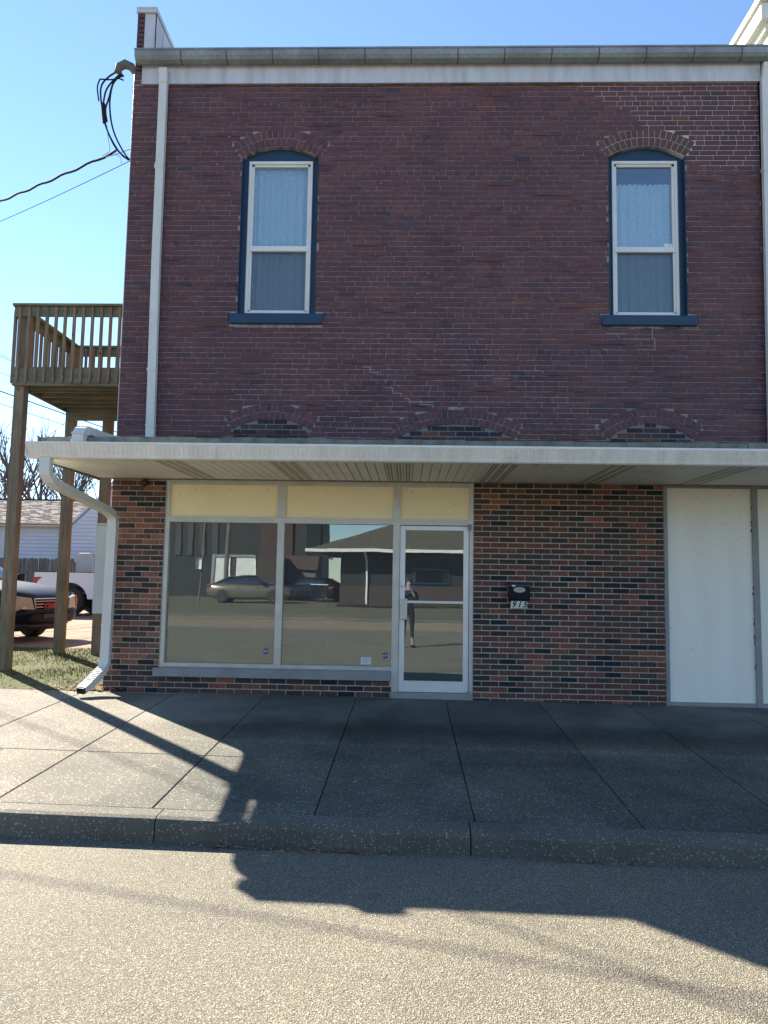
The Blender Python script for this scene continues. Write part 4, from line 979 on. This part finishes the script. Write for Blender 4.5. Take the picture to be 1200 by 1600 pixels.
for k in range(5): z_ = .53+.055*k; w_ = .39+.012*k; m = MB(); m.box(2.424,2.452,-w_,w_,z_,z_+.012); m.build('slat', M_CHR, GR)
text_obj('GMC', .17, Vector((2.462, 0, .645)), Euler((R(90), 0, R(90))), M_REDL, 'lettering', GR, bold=.008, depth=.006)
m = MB(); loft(m, [(2.05,.955,.34,.60,.62,.9),(2.3,.93,.34,.60,.62,.85),(2.42,.84,.34,.60,.62,.75),(2.49,.68,.36,.58,.61,.6),(2.51,.45,.38,.57,.60,.4)], ring); m.build('bumper', M_BLKPAINT, T, smooth=True)
m = MB(); m.box(2.36,2.44,-.78,-.60,.625,.65); m.build('marker_light', M_CHR, T); m = MB(); m.box(2.36,2.44,.60,.78,.625,.65); m.build('marker_light', M_CHR, T)
m = MB(); m.box(2.495,2.52,-.26,.26,.44,.52); m.build('plate_holder', M_GREYP, T)
m = MB(); loft(m, [(1.2,.85,.14,.36,.38,.8),(2.2,.80,.20,.36,.38,.7),(2.42,.6,.28,.36,.38,.5)], ring); m.build('underside', M_GREYP, T)
for x_ in (1.42, -1.45):
    for y_ in (-.84, .84): wheel(T, x_, y_, .37, turn=R(-12) if x_ > 0 else 0); arch(T, x_, .952*(1 if y_ > 0 else -1), .43, 1 if y_ > 0 else -1)
for y_ in (-1, 1): m = MB(); m.cbox(.72,.92,y_*1.05-.09,y_*1.05+.09,1.12,1.27,.02); m.build('side_mirror', M_BLKPAINT, T)

# white pickup
T = thing('pickup_truck', 'white pickup truck with its bed and rear wheel showing between the deck posts', 'truck', (-7.95, 13.45, .30))
def archpoly(x0, x1, z0, z1, cx, r_, n=12):
    pts = [(x0, z0)]
    a0 = math.asin(cl((z0-.42)/r_, -1, 1)); 
    pts += [(cx-r_*math.cos(t), .42+r_*math.sin(t)) for t in fr(a0, math.pi-a0, n)]
    return pts+[(x1, z0), (x1, z1), (x0, z1)]
for y_ in (-.98, .93):
    m = MB(); m.prism(archpoly(-2.85, -.98, .48, 1.24, -1.83, .53), y_, y_+.05); m.build('bed_side', M_WPAINT, T)
m = MB(); m.box(-2.9,-2.84,-.97,.97,.52,1.235); m.build('tailgate', M_WPAINT, T)
m = MB(); m.box(-2.84,-.98,-.92,.92,.62,.68); m.box(-1.02,-.985,-.92,.92,.68,1.2); m.build('bed_floor', M_GREYP, T)
m = MB(); m.box(-2.84,-.98,-.99,-.93,1.241,1.262); m.box(-2.84,-.98,.93,.99,1.241,1.262); m.build('bed_rail', M_GREYP, T)
m = MB(); loft(m, [(-.94,.97,.45,1.1,1.2,.9),(.6,.98,.42,1.1,1.2,.9),(1.7,.98,.42,1.08,1.18,.85),(2.6,.95,.45,1.02,1.10,.8),(2.85,.85,.5,.95,1.0,.7)], ring); m.build('cab_body', M_WPAINT, T, smooth=True)
m = MB(); loft(m, [(-.93,1.2,.9,1.75,.7),(-.7,1.2,.9,1.86,.7),(.5,1.2,.9,1.87,.7),(1.5,1.2,.85,1.25,.75)], ghring); m.build('cab_glass', M_CARGLASS, T, smooth=True)
m = MB(); loft(m, [(-.8,1.83,.72,1.88,.68),(.5,1.84,.72,1.9,.68)], ghring); m.build('cab_roof', M_WPAINT, T)
for y_ in (-1, 1): m = MB(); yy0 = y_*.96; m.prism([(-2.93,.66),(-2.80,.66),(-2.84,.80),(-2.80,.98),(-2.66,1.10),(-2.88,1.10),(-2.93,1.0)], min(yy0, yy0+y_*.035), max(yy0, yy0+y_*.035)); m.build('tail_light', M_RED, T)
m = MB(); m.cbox(-3.02,-2.88,-.9,.9,.42,.56,.02); m.build('rear_bumper', M_CHR, T)
m = MB(); m.box(-2.6,2.4,-.5,.5,.32,.5); m.box(-1.2,-.2,-.9,-.5,.33,.45); m.build('chassis', M_GREYP, T)
for x_ in (-1.83, 1.75):
    for y_ in (-.85, .85): wheel(T, x_, y_, .42, 6, .26)
for y_ in (-1, 1): m = MB(); m.box(-2.36,-1.30,min(y_*.5,y_*.72),max(y_*.5,y_*.72),.5,.94); m.box(-2.36,-1.30,min(y_*.5,y_*.92),max(y_*.5,y_*.92),.94,.96); m.build('wheel_well', M_BLACK, T)
for y_ in (-1, 1): arch(T, 1.75, .985*y_, .47, y_)

# sedans on the far side of the street (seen in the shop glass)
def sedan(loc, label, paint, rz=0):
    T = thing('parked_sedan', label, 'car', loc, rz=rz)
    m = MB(); loft(m, [(-2.28,.62,.45,.85,.92,.5),(-2.2,.78,.35,.90,.97,.62),(-1.9,.86,.26,.92,1.02,.72),(-1.2,.89,.22,.92,1.0,.78),(0,.90,.20,.90,.97,.8),(1.0,.89,.22,.88,.95,.76),(1.8,.86,.25,.80,.86,.68),(2.15,.76,.30,.70,.76,.58),(2.27,.6,.38,.62,.68,.45)], ring); m.build('body', paint, T, smooth=True)
    m = MB(); loft(m, [(-1.85,.96,.74,1.03,.62),(-1.1,.95,.78,1.38,.56),(-.3,.94,.80,1.46,.56),(.35,.93,.80,1.42,.55),(1.25,.92,.76,.97,.62)], ghring); m.build('cabin', M_CARGLASS, T, smooth=True)
    m = MB(); loft(m, [(-1.15,1.355,.60,1.395,.55),(-.3,1.42,.60,1.475,.55),(.35,1.39,.59,1.435,.54)], ghring); m.build('roof_panel', paint, T, smooth=True)
    for y_ in (-1, 1):
        m = MB(); m.tube([(-1.85,y_*.72,1.0),(-1.1,y_*.63,1.37),(-.3,y_*.62,1.45),(.35,y_*.61,1.42),(1.2,y_*.72,.95)], .022, 5); m.tube([(-.25,y_*.76,.96),(-.22,y_*.62,1.44)], .022, 5); m.build('window_trim', paint, T)
        m = MB(); m.cbox(.75,.9,y_*.95-.08,y_*.95+.08,.93,1.05,.02); m.build('side_mirror', paint, T)
        m = MB(); m.prism([(-2.22,.78),(-1.92,.82),(-1.95,.92),(-2.2,.90)], min(y_*.70,y_*.84), max(y_*.70,y_*.84)); m.build('tail_light', M_RED, T)
        for x_ in (-.55, .45): m = MB(); m.box(x_-.09,x_+.09,min(y_*.90,y_*.93),max(y_*.90,y_*.93),.80,.83); m.build('door_handle', paint, T)
        for x_ in (-1.35, 1.35): wheel(T, x_, y_*.80, .32, 7, .2); arch(T, x_, y_*.895, .37, y_)
    return T
sedan((-8.35, -31.4, far_z(0,-31.4)), 'taupe sedan reflected in the left shop window', M_TAN)
sedan((-5.9, -37.5, far_z(0,-37)), 'dark car behind the taupe sedan, reflected in the shop window', M_BLKPAINT, rz=R(-150))

# ------------------------------------------------------------------ background behind the building
def siding_mat():
    return grimy('white_siding', (.60,.63,.70), .6, .15, 1.5, bs=.05)
M_SID = siding_mat(); M_TRIMC = grimy('cream_trim', (.62,.58,.46), .6, .2, 2)
def shingle_mat(name, a, b_):
    m, nt, b = newmat(name, .95, 0, .15)
    p = pos(nt, (1,1,1)); n = noise(nt, p, 11, 4, .8); n2 = noise(nt, pos(nt, (.6,2,6)), 3, 3)
    c = ramp(nt, n, [(0.34, a), (.5, b_), (.66, tuple(q*1.7 for q in b_))]); c = mix(nt, 1, c, ramp(nt, n2, [(.35,(.75,.75,.75)),(.6,(1.1,1.1,1.1))]), 'MULTIPLY')
    nt.links.new(c, b.inputs['Base Color']); bump(nt, b, n, .8, .03); return m
M_SHG = shingle_mat('grey_shingles', (.09,.08,.078), (.17,.15,.145)); M_SHB = shingle_mat('brown_shingles', (.05,.045,.038), (.10,.088,.07))
T = thing('sided_house', 'low white-sided house with a grey shingle roof behind the fence', 'house', (0,0,0))
g0 = back_z(0, 22)
m = MB(); m.box(-34,-13.42,21.05,29,g0-.4,3.45); m.build('wall', M_SID, T)
m = MB(); z = g0
while z < 3.36: m.add([(-34,21.0+.0,z),(-13.42,21.0+.0,z),(-13.42,21.045,z+.15),(-34,21.045,z+.15),(-34,21.046,z),(-13.42,21.046,z)],[(0,1,2,3),(0,4,5,1)]); z += .15
m.build('siding', M_SID, T, kind='stuff')
m = MB(); m.box(-34.3,-13.2,20.62,20.66,3.43,3.56); m.box(-34.3,-13.2,20.66,21.05,3.42,3.45); m.build('eave', M_TRIMC, T)
m = MB(); m.add([(-34.5,20.55,3.545),(-10.5,20.55,3.545),(-10.5,25.0,4.93),(-34.5,25.0,4.93),(-34.5,29.4,3.5),(-10.5,29.4,3.5),(-34.5,20.55,3.5),(-10.5,20.55,3.5)],[(0,1,2,3),(3,2,5,4),(6,7,1,0),(6,0,3,4),(1,7,5,2)]); 
RF = m.build('roof', M_SHG, T)
m = MB()
for k in range(1, 32):
    t = k/32; y = 20.55+4.45*t; z = 3.545+1.385*t; x = -26
    while x < -10.6:
        l = rg.uniform(.25,.35)
        if rg.random() < .6: m.box(x, x+l-.02, y-.012, y+.01, z-.002, z+.010)
        x += l
m.build('shingle', M_SHG, RF, kind='stuff')
m = MB(); m.tube([(-34.5,25,4.94),(-10.5,25,4.94)], .05, 6); m.build('ridge_cap', grimy('dark_ridge', (.05,.05,.05), .9), RF)
m = MB(); m.prism([(-13.42,g0-.4),(-8.0,g0-.4),(-8.0,3.35),(-10.7,6.0),(-13.42,3.35)], 20.3, 21.0); WG = m.build('gable_wall', M_SID, T)
m = MB(); z = g0
while z < 5.6:
    xa_ = -13.36 if z < 3.3 else -13.36+(z-3.3)*1.02+.1; xb_ = -8.1 if z < 3.3 else -8.1-(z-3.3)*1.02
    m.add([(xa_,20.25,z),(xb_,20.25,z),(xb_,20.296,z+.15),(xa_,20.296,z+.15),(xa_,20.297,z),(xb_,20.297,z)],[(0,1,2,3),(0,4,5,1)]); z += .15
m.build('siding', M_SID, T, kind='stuff')
m = MB(); m.box(-13.50,-13.36,20.24,20.30,g0-.2,3.4); m.tube([(-13.5,20.26,3.36),(-10.7,20.26,6.1),(-7.9,20.26,3.36)], .06, 5); m.build('corner_board', M_SID, T)
m = MB(); m.add([(-13.6,20.2,3.25),(-10.7,20.2,6.12),(-10.7,25,6.12),(-13.6,25,3.25),(-7.8,20.2,3.25),(-7.8,25,3.25)],[(0,1,2,3),(1,4,5,2)]); m.build('wing_roof', M_SHG, T)
T = thing('storage_shed', 'pale sided shed with clipped top corners beyond the pickup bed', 'shed', (0,0,0))
m = MB(); m.prism([(-12.33,.2),(-11.7,.2),(-11.7,2.14),(-11.82,2.28),(-12.20,2.28),(-12.33,2.08)], 18.6, 19.3); m.build('wall', grimy('pale_shed', (.42,.44,.47), .6), T)
m = MB(); m.tube([(-12.35,18.6,.2),(-12.35,18.6,2.08),(-12.21,18.6,2.30),(-11.81,18.6,2.30),(-11.68,18.6,2.15),(-11.68,18.6,.2)], .02, 5); m.build('trim', M_TRIMC, T)
# picket fence
T = thing('board_fence', 'grey weathered board fence standing in front of the white-sided house', 'fence', (0,0,0))
M_FEN = wood_mat('grey_fence_board', (.155,.145,.135), (.07,.065,.06), 'z')
m0 = MB(); m0.prism([(-.068,0),(.068,0),(.068,1.80),(.04,1.84),(-.04,1.84),(-.068,1.80)], -.01, .01); o0 = m0.build('picket', M_FEN); dat = o0.data; bpy.data.objects.remove(o0)
x = -24.0
while x < -11.92:
    o = bpy.data.objects.new('picket', dat); col.objects.link(o); o.parent = T; o.location = (x, 17.5+rg.uniform(-.008,.008), .16+rg.uniform(-.03,.02)+(-.004*(x+14))); o.rotation_euler = (0, rg.uniform(-.012,.012), rg.uniform(-.05,.05)); o.scale = (rg.uniform(.97,1.04),1,rg.uniform(1.03,1.055)); x += .145
m = MB(); m.box(-24,-11.9,17.52,17.56,.55,.64); m.box(-24,-11.9,17.52,17.56,1.55,1.64); m.build('rail', M_FEN, T)
for x in (-24,-21.6,-19.2,-16.8,-14.4,-11.95): m = MB(); m.box(x-.045,x+.045,17.56,17.65,.0,1.95); m.build('post', M_FEN, T)
# shrub at the left
T = thing('evergreen_shrub', 'dark green shrub against the fence at the left edge', 'shrub', (0,0,0))
m = MB()
for k in range(1800):
    a, e, rr = rg.uniform(0,6.28), rg.uniform(-1.2,1.5), rg.uniform(.4,1)**.5
    x = -15.05+.75*rr*math.cos(a)*math.cos(e); y = 16.6+.5*rr*math.sin(a)*math.cos(e); z = 1.05+1.0*rr*math.sin(e); s_ = rg.uniform(.025,.06); t = rg.uniform(0,6.28)
    if z < .2: continue
    c = rg.choice([(.02,.04,.015),(.035,.055,.02),(.05,.06,.03)])
    m.add([(x,y,z),(x+s_*math.cos(t),y+s_*math.sin(t),z+s_*.4),(x+s_*.5*math.cos(t+1.2),y+s_*.5*math.sin(t+1.2),z+s_)],[(0,1,2)],c)
m.build('foliage', M_BLADE, T, recalc=False)
m = MB(); m.tube([(-15.05,16.6,.1),(-15.03,16.6,.8)], .05, 6); m.build('stem', M_FEN, T)
# bare trees
M_BARK = grimy('bare_bark', (.13,.105,.10), .9, .4, 6)
def bare_tree(x, y, z, h, label, seed):
    q = random.Random(seed); T = thing('bare_tree', label, 'tree', (0,0,0), 'bare winter trees behind the sided house'); tr = MB(); br = MB()
    def grow(p, d, l, r_, lev):
        pts = [p]; dd = d.copy()
        for k in range(4): dd = (dd+Vector((q.uniform(-.13,.13), q.uniform(-.13,.13), q.uniform(-.02,.10)))).normalized(); pts.append(pts[-1]+dd*l/4)
        (tr if lev == 0 else br).tube(pts, [r_*(1-.14*k) for k in range(5)], 6 if lev == 0 else 3, cap=False)
        if lev >= 3: return
        n_ = 6 if lev == 0 else 4
        for k in range(n_):
            i = q.choice([2,3,4]) if lev else q.choice([1,2,3,4,4]); a = q.uniform(0, 6.28); s_ = q.uniform(.45, .95)
            nd = (dd+Vector((math.cos(a)*s_, math.sin(a)*s_, q.uniform(-.05,.5)))).normalized()
            grow(pts[i], nd, l*q.uniform(.52,.75), r_*.5, lev+1)
        grow(pts[4], dd, l*.6, r_*.55, lev+1)
    grow(Vector((x,y,z)), Vector((q.uniform(-.08,.08),0,1)), h*.42, h*.018, 0)
    tr.build('trunk', M_BARK, T, recalc=False); br.build('branches', M_BARK, T, recalc=False)
for i, (x, hh, lb) in enumerate([(-24.0,10.5,'bare tree at the far left of the row behind the house'),(-22.3,9.2,'bare tree just right of the front deck post'),(-21.4,11.5,'tallest bare tree left of the second deck post'),(-20.2,9.6,'slim bare tree close left of the second deck post'),(-18.9,10.0,'bare tree behind the second deck post'),(-17.6,9.4,'bare tree seen under the canopy by the third deck post'),(-26.5,10.5,'bare tree half outside the left edge')]):
    bare_tree(x, 34+i*.9%3, .2, hh, lb, 40+i)
# street wires behind, with their poles
T = thing('pole_line', 'thin dark utility wires crossing the sky behind the deck posts', 'power lines', (0,0,0))
def wire(p, q, rad, sag):
    m = MB(); p, q = Vector(p), Vector(q); m.tube([p.lerp(q, t)-Vector((0,0,sag*4*t*(1-t))) for t in fr(0,1,24)], rad, 4); m.build('wire', M_CABLE, T)
for (xa_, za, xb_, zb_, rad) in ((-20.2,8.9,-4.6,8.6,.022),(-20.0,8.3,-4.8,8.3,.012),(-20.6,10.4,-4.6,10.2,.009),(-20.1,10.15,-4.2,9.9,.009),(-20.4,7.1,-5.2,7.3,.012),(-20.0,6.9,-4.9,6.9,.009),(-20.7,9.7,-4.4,9.5,.009)):
    wire((xa_,2.0,za+.3),(xb_,64,zb_+.3),rad,.7)
for (x, y) in ((-20.3,2.0),(-4.7,64)): m = MB(); m.tube([(x,y,0),(x+.05,y,11.2)], [.15,.11], 8); m.box(x-1,x+1,y-.05,y+.05,10.2,10.35); m.build('pole', M_FEN, T)

# neighbouring taller building with white cornice
T = thing('neighbour_building', 'taller neighbouring building with a white moulded cornice beyond the right downspout', 'building', (0,0,0))
m = MB(); m.box(4.63,16,.02,15,2.9,8.6); m.box(8.0,16,.02,15,-.3,2.9); m.build('wall', M_SIDEWALL, T)
M_CORN = grimy('white_cornice', (.72,.71,.64), .5, .25, 6, dark=(.45,.4,.3))
for (ov, z0_, z1_) in ((.03,8.32,8.45),(.06,8.45,8.60),(.12,8.60,8.70),(.20,8.70,8.92),(.24,8.92,9.00)):
    m = MB(); m.cbox(4.66-ov,16+ov,.0-ov,15,z0_,z1_-.001,.006); m.build('cornice', M_CORN, T)
m = MB(); m.prism_x([(-.2,8.3),(-.02,8.3),(-.02,8.0),(-.10,8.05)], 4.66, 4.80); m.build('bracket', M_CORN, T)
m = MB(); m.tube([(4.66,.3,9.0),(4.66,.3,10.5)], .05, 8); m.build('vent_pipe', M_CORN, T)

# ------------------------------------------------------------------ across the street (seen in the glass)
grid('far_verge', fr(-40, 40, 16), [-60,-45,-32,-29,-25,-23.05], lambda x, y: far_z(x, y)+.004, grimy('dull_far_grass', (.15,.135,.09), .95, .6, 1.2, dark=(.06,.07,.035), bs=.8, fine=14), kind='structure')
sw2 = bpy.data.objects.new('far_sidewalk', None); col.objects.link(sw2); sw2['kind'] = 'structure'
for k in range(-14, 14):
    m = MB(); x0, x1 = k*1.5+.005, k*1.5+1.495; m.add([(x0,-23.0,far_z(0,-23)+.01),(x1,-23.0,far_z(0,-23)+.01),(x1,-21.5,far_z(0,-21.5)+.01),(x0,-21.5,far_z(0,-21.5)+.01),(x0,-23.0,-.2),(x1,-23,-.2),(x1,-21.5,-.2),(x0,-21.5,-.2)],[(0,1,2,3),(4,7,6,5),(0,4,5,1),(1,5,6,2),(2,6,7,3),(3,7,4,0)]); m.build('slab', M_KERB, sw2)
m = MB(); m.box(-40,40,-20.62,-20.42,-.45,-.06); fk = m.build('far_kerb', M_KERB, kind='structure')
M_BB = grimy('brown_brick', (.07,.05,.042), .9, .4, 3, fine=25, stretch=(1,1,4)); M_DKW = grimy('dark_wall', (.022,.024,.026), .7, .3, 1); M_RED_B = grimy('red_brick_far', (.075,.045,.04), .9, .4, 2)
T = thing('ranch_house', 'low dark-walled house with a hipped brown roof reflected in the shop glass', 'house', (0,0,0)); gz = far_z(0,-31)
m = MB(); m.box(-3.6,14,-42,-31,gz-.3,1.25); m.build('brick_base', M_BB, T)
m = MB(); m.box(-3.58,13.98,-41.9,-31.05,1.25,3.05); m.build('wall', M_DKW, T)
m = MB(); m.add([(-5.2,-29.9,3.12),(15.6,-29.9,3.12),(15.6,-43.1,3.12),(-5.2,-43.1,3.12),(1.6,-36.5,5.7),(8.8,-36.5,5.7)],[(0,1,5,4),(1,2,5),(2,3,4,5),(3,0,4),(0,3,2,1)]); RF = m.build('roof', M_SHB, T)
m = MB(); m.box(-5.3,15.7,-29.9,-29.78,2.98,3.14); m.box(-5.3,-5.18,-43.1,-29.9,2.98,3.14); m.build('gutter', M_WHITE, RF)
m = MB(); m.tube([(-2.2,-29.85,2.98),(-2.15,-30.9,2.6),(-2.15,-30.95,gz)], .06, 6); m.build('downspout', M_WHITE, T)
for (x0, x1) in ((.3,2.2),(4,6)): m = MB(); m.box(x0,x1,-31.02,-30.96,1.4,2.85); W_ = m.build('window', M_NAVY, T); m = MB(); m.box(x0+.08,x1-.08,-30.955,-30.945,1.48,2.77); m.build('pane', M_CARGLASS, W_)
m = MB()
for k in range(2600):
    x = rg.uniform(-3.6, 6); y = rg.uniform(-30.9, -28.4); s_ = rg.uniform(.04, .10); z = far_z(0, y)
    m.cbox(x, x+s_, y, y+s_, z-.02, z+s_*.6, .01, rg.choice([(.45,.38,.28),(.35,.28,.2),(.5,.45,.38),(.22,.18,.14)]))
m.build('gravel_bed', M_BLADE, kind='stuff', recalc=False)
T = thing('air_conditioner', 'grey air conditioning unit beside the ranch house in the reflection', 'air conditioner', (0,0,0))
m = MB(); m.cbox(-5.5,-4.6,-35,-34.2,.45,1.25,.01); m.build('case', M_SIDEWALL if False else M_SILLC, T); m = MB(); m.box(-5.55,-4.55,-35.05,-34.15,1.25,1.30); m.build('lid', M_WHITE, T)
T = thing('cargo_trailer', 'box trailer with two white rear doors reflected behind the sedan', 'trailer', (0,0,0))
m = MB(); m.box(-12.2,-8.1,-44,-38.05,.75,2.95); m.build('box', M_BB, T)
for (x0, x1) in ((-12.05,-11.05),(-10.75,-9.5)): m = MB(); m.cbox(x0,x1,-38.04,-37.98,.85,2.85,.01); m.build('door', M_WHITE, T)
m = MB(); m.box(-12.25,-9.45,-38.06,-37.97,2.87,3.02); m.box(-12.25,-12.08,-38.06,-37.97,.7,2.87); m.build('door_frame', M_SILLC, T)
for x in (-11.8,-9.9): m = MB(); m.lathe([(.2,-.12),(.38,-.1),(.38,.1),(.2,.12)], (x,-39.2,.62), 'Y', 16); m.build('wheel', M_RUB, T)
T = thing('dark_warehouse', 'tall dark warehouse reflected at the upper left of the shop window', 'building', (0,0,0))
m = MB(); m.box(-34,-7.4,-62,-46,0,9.5); m.build('wall', M_DKW, T)
m = MB(); m.box(-10.7,-8.4,-46,-45.8,0,9.4); m.prism([(-13.5,9.3),(-10.72,5.2),(-10.72,9.3)],-45.99,-45.85); m.build('brick_bay', M_RED_B, T)
for k in range(14): m = MB(); m.box(-26+k*.9,-25.6+k*.9,-45.99,-45.9,3.2,9.2); m.build('wall_panel', grimy('dark_panel', (.05,.052,.055), .6) if k == 0 else bpy.data.materials['dark_panel'], T)
T = thing('low_shed', 'low shed with a red-brown roof and pale boards reflected by the sky gap', 'shed', (0,0,0))
m = MB(); m.box(-9,-6.2,-43.5,-42,.2,2.2); m.build('wall', M_FEN, T); m = MB(); m.prism_x([(-41.8,2.2),(-43.7,2.2),(-43.7,3.0),(-43.0,3.2)], -9.1, -6.1); m.build('roof', M_RED_B, T)
for (x, y, h, r_, lb) in ((-9.9,-31.8,9,.13,'leaning wooden utility pole reflected left of the trailer'),(-7.1,-52,10,.12,'distant utility pole reflected against the sky'),(-11.1,-31,5,.05,'slim metal pole with a pale meter box in the reflection')):
    T = thing('utility_pole', lb, 'pole', (0,0,0)); m = MB(); m.tube([(x,y,0),(x+.3,y,h)], r_, 8); m.build('pole', M_FEN, T)
    if r_ < .1: m = MB(); m.cbox(x-.13,x+.17,y+.06,y+.2,2.0,2.6,.01); m.build('meter_box', M_WHITE, T)
    else: m = MB(); m.box(x-.9,x+1.3,y-.06,y+.06,h-.7,h-.55); m.build('cross_arm', M_FEN, T)

# ------------------------------------------------------------------ the photographer (seen in the door glass)
def skin(name, pts, edges, parent, mats):
    me = bpy.data.meshes.new(name); me.from_pydata([p[:3] for p in pts], edges, []); o = bpy.data.objects.new(name, me); col.objects.link(o)
    md = o.modifiers.new('skin', 'SKIN'); md.use_smooth_shade = True; ss = o.modifiers.new('sub', 'SUBSURF'); ss.levels = 1; ss.render_levels = 1
    for v, p in zip(me.skin_vertices[0].data, pts): v.radius = (p[3], p[4] if len(p) > 4 else p[3])
    me.skin_vertices[0].data[0].use_root = True
    dg = bpy.context.evaluated_depsgraph_get(); dg.update(); m2 = bpy.data.meshes.new_from_object(o.evaluated_get(dg)); bpy.data.objects.remove(o)
    m2.materials.clear(); [m2.materials.append(q) for q in mats]
    o = bpy.data.objects.new(name, m2); col.objects.link(o); o.parent = parent; return o
PZ = road_z(0, -9.9)
T = thing('person', 'person in dark top and cropped dark trousers holding up a phone, reflected in the door', 'person', (.02, -9.90, PZ))
P = [(0,0,.95,.15,.11),(0,.0,1.12,.125,.10),(0,.0,1.30,.15,.11),(0,-.01,1.43,.07,.06),(0,.01,1.50,.05),(0,.02,1.58,.075,.09),(0,.02,1.66,.07,.085),(0,.105,1.565,.014)]
E_ = [(0,1),(1,2),(2,3),(3,4),(4,5),(5,6),(5,7)]
def chain(root, ps):
    i = root
    for p in ps: P.append(p); E_.append((i, len(P)-1)); i = len(P)-1
    return i
for s_ in (-1, 1):
    chain(0, [(s_*.09,0,.86,.088),(s_*.10,.015,.66,.072),(s_*.105,.02,.49,.055),(s_*.11,.0,.32,.052),(s_*.115,-.01,.10,.034),(s_*.12,.0,.045,.036),(s_*.13,.09,.03,.034,.024),(s_*.135,.15,.02,.024,.016)])
    w_ = chain(2, [(s_*.15,-.01,1.37,.06),(s_*.19,.0,1.34,.052),(s_*.235,.06,1.14,.040),(s_*.14,.15,1.30,.034),(s_*.075,.205,1.42,.024),(s_*.06,.222,1.47,.028,.016)])
    for k in range(4): chain(w_, [(s_*(.050),.232,1.485+.018*k,.0085),(s_*.040,.246,1.50+.020*k,.008),(s_*.022,.249,1.502+.020*k,.007)])
    chain(w_, [(s_*.05,.215,1.50,.010),(s_*.035,.222,1.53,.009)])
M_SKIN = plain('skin', (.42,.25,.18), .6); M_TOP = plain('dark_top', (.02,.02,.03), .9); M_TROU = plain('dark_trousers', (.012,.014,.025), .9)
o = skin('body', P, E_, T, [M_SKIN, M_TOP, M_TROU])
for p in o.data.polygons:
    c = p.center; p.material_index = 2 if .24 < c.z < 1.0 else 1 if (1.0 <= c.z < 1.43 and c.y < .16) else 0
m = MB(); rr = [(.001,.115),(.06,.10),(.09,.06),(.10,.0),(.098,-.06),(.085,-.12),(.05,-.16)]
m.lathe([(a, h) for a, h in rr], (0,-.025,1.63), 'Z', 16); m.v = [(x, y*1.12 if y < 0 else y*.8, z) for x, y, z in m.v]
m.v = [(x, (y if not (z < 1.62 and y > .02) else .02), z) for x, y, z in m.v]; m.build('hair', plain('dark_hair', (.02,.014,.01), .8), T, smooth=True)
for s_ in (-1, 1): m = MB(); m.lathe([(.001,-.01),(.012,-.004),(.012,.004),(.001,.01)], (s_*.032,.098,1.595), 'Y', 8); m.build('eye', M_WHITE, T); m = MB(); m.cbox(s_*.085-.012,s_*.085+.012,.0,.03,1.56,1.62,.004); m.build('ear', M_SKIN, T)
m = MB(); m.cbox(-.022,.022,.096,.104,1.525,1.535,.002); m.build('mouth', plain('lips', (.3,.1,.09), .6), T)
for s_ in (-1, 1): m = MB(); m.cbox(s_*.13-.045,s_*.13+.045,-.06,.20,0,.07,.01); m.build('shoe', M_BLACK, T)
T = thing('phone', 'phone in a lavender case held up by the person reflected in the door', 'phone', (0,0,0))
m = MB(); m.cbox(-.037,.037,-9.642,-9.632,1.235,1.385,.002); m.build('case', plain('lavender_case', (.35,.33,.62), .4), T); m = MB(); m.box(-.033,.033,-9.6435,-9.6422,1.24,1.38); m.build('screen', M_BLACK, T)
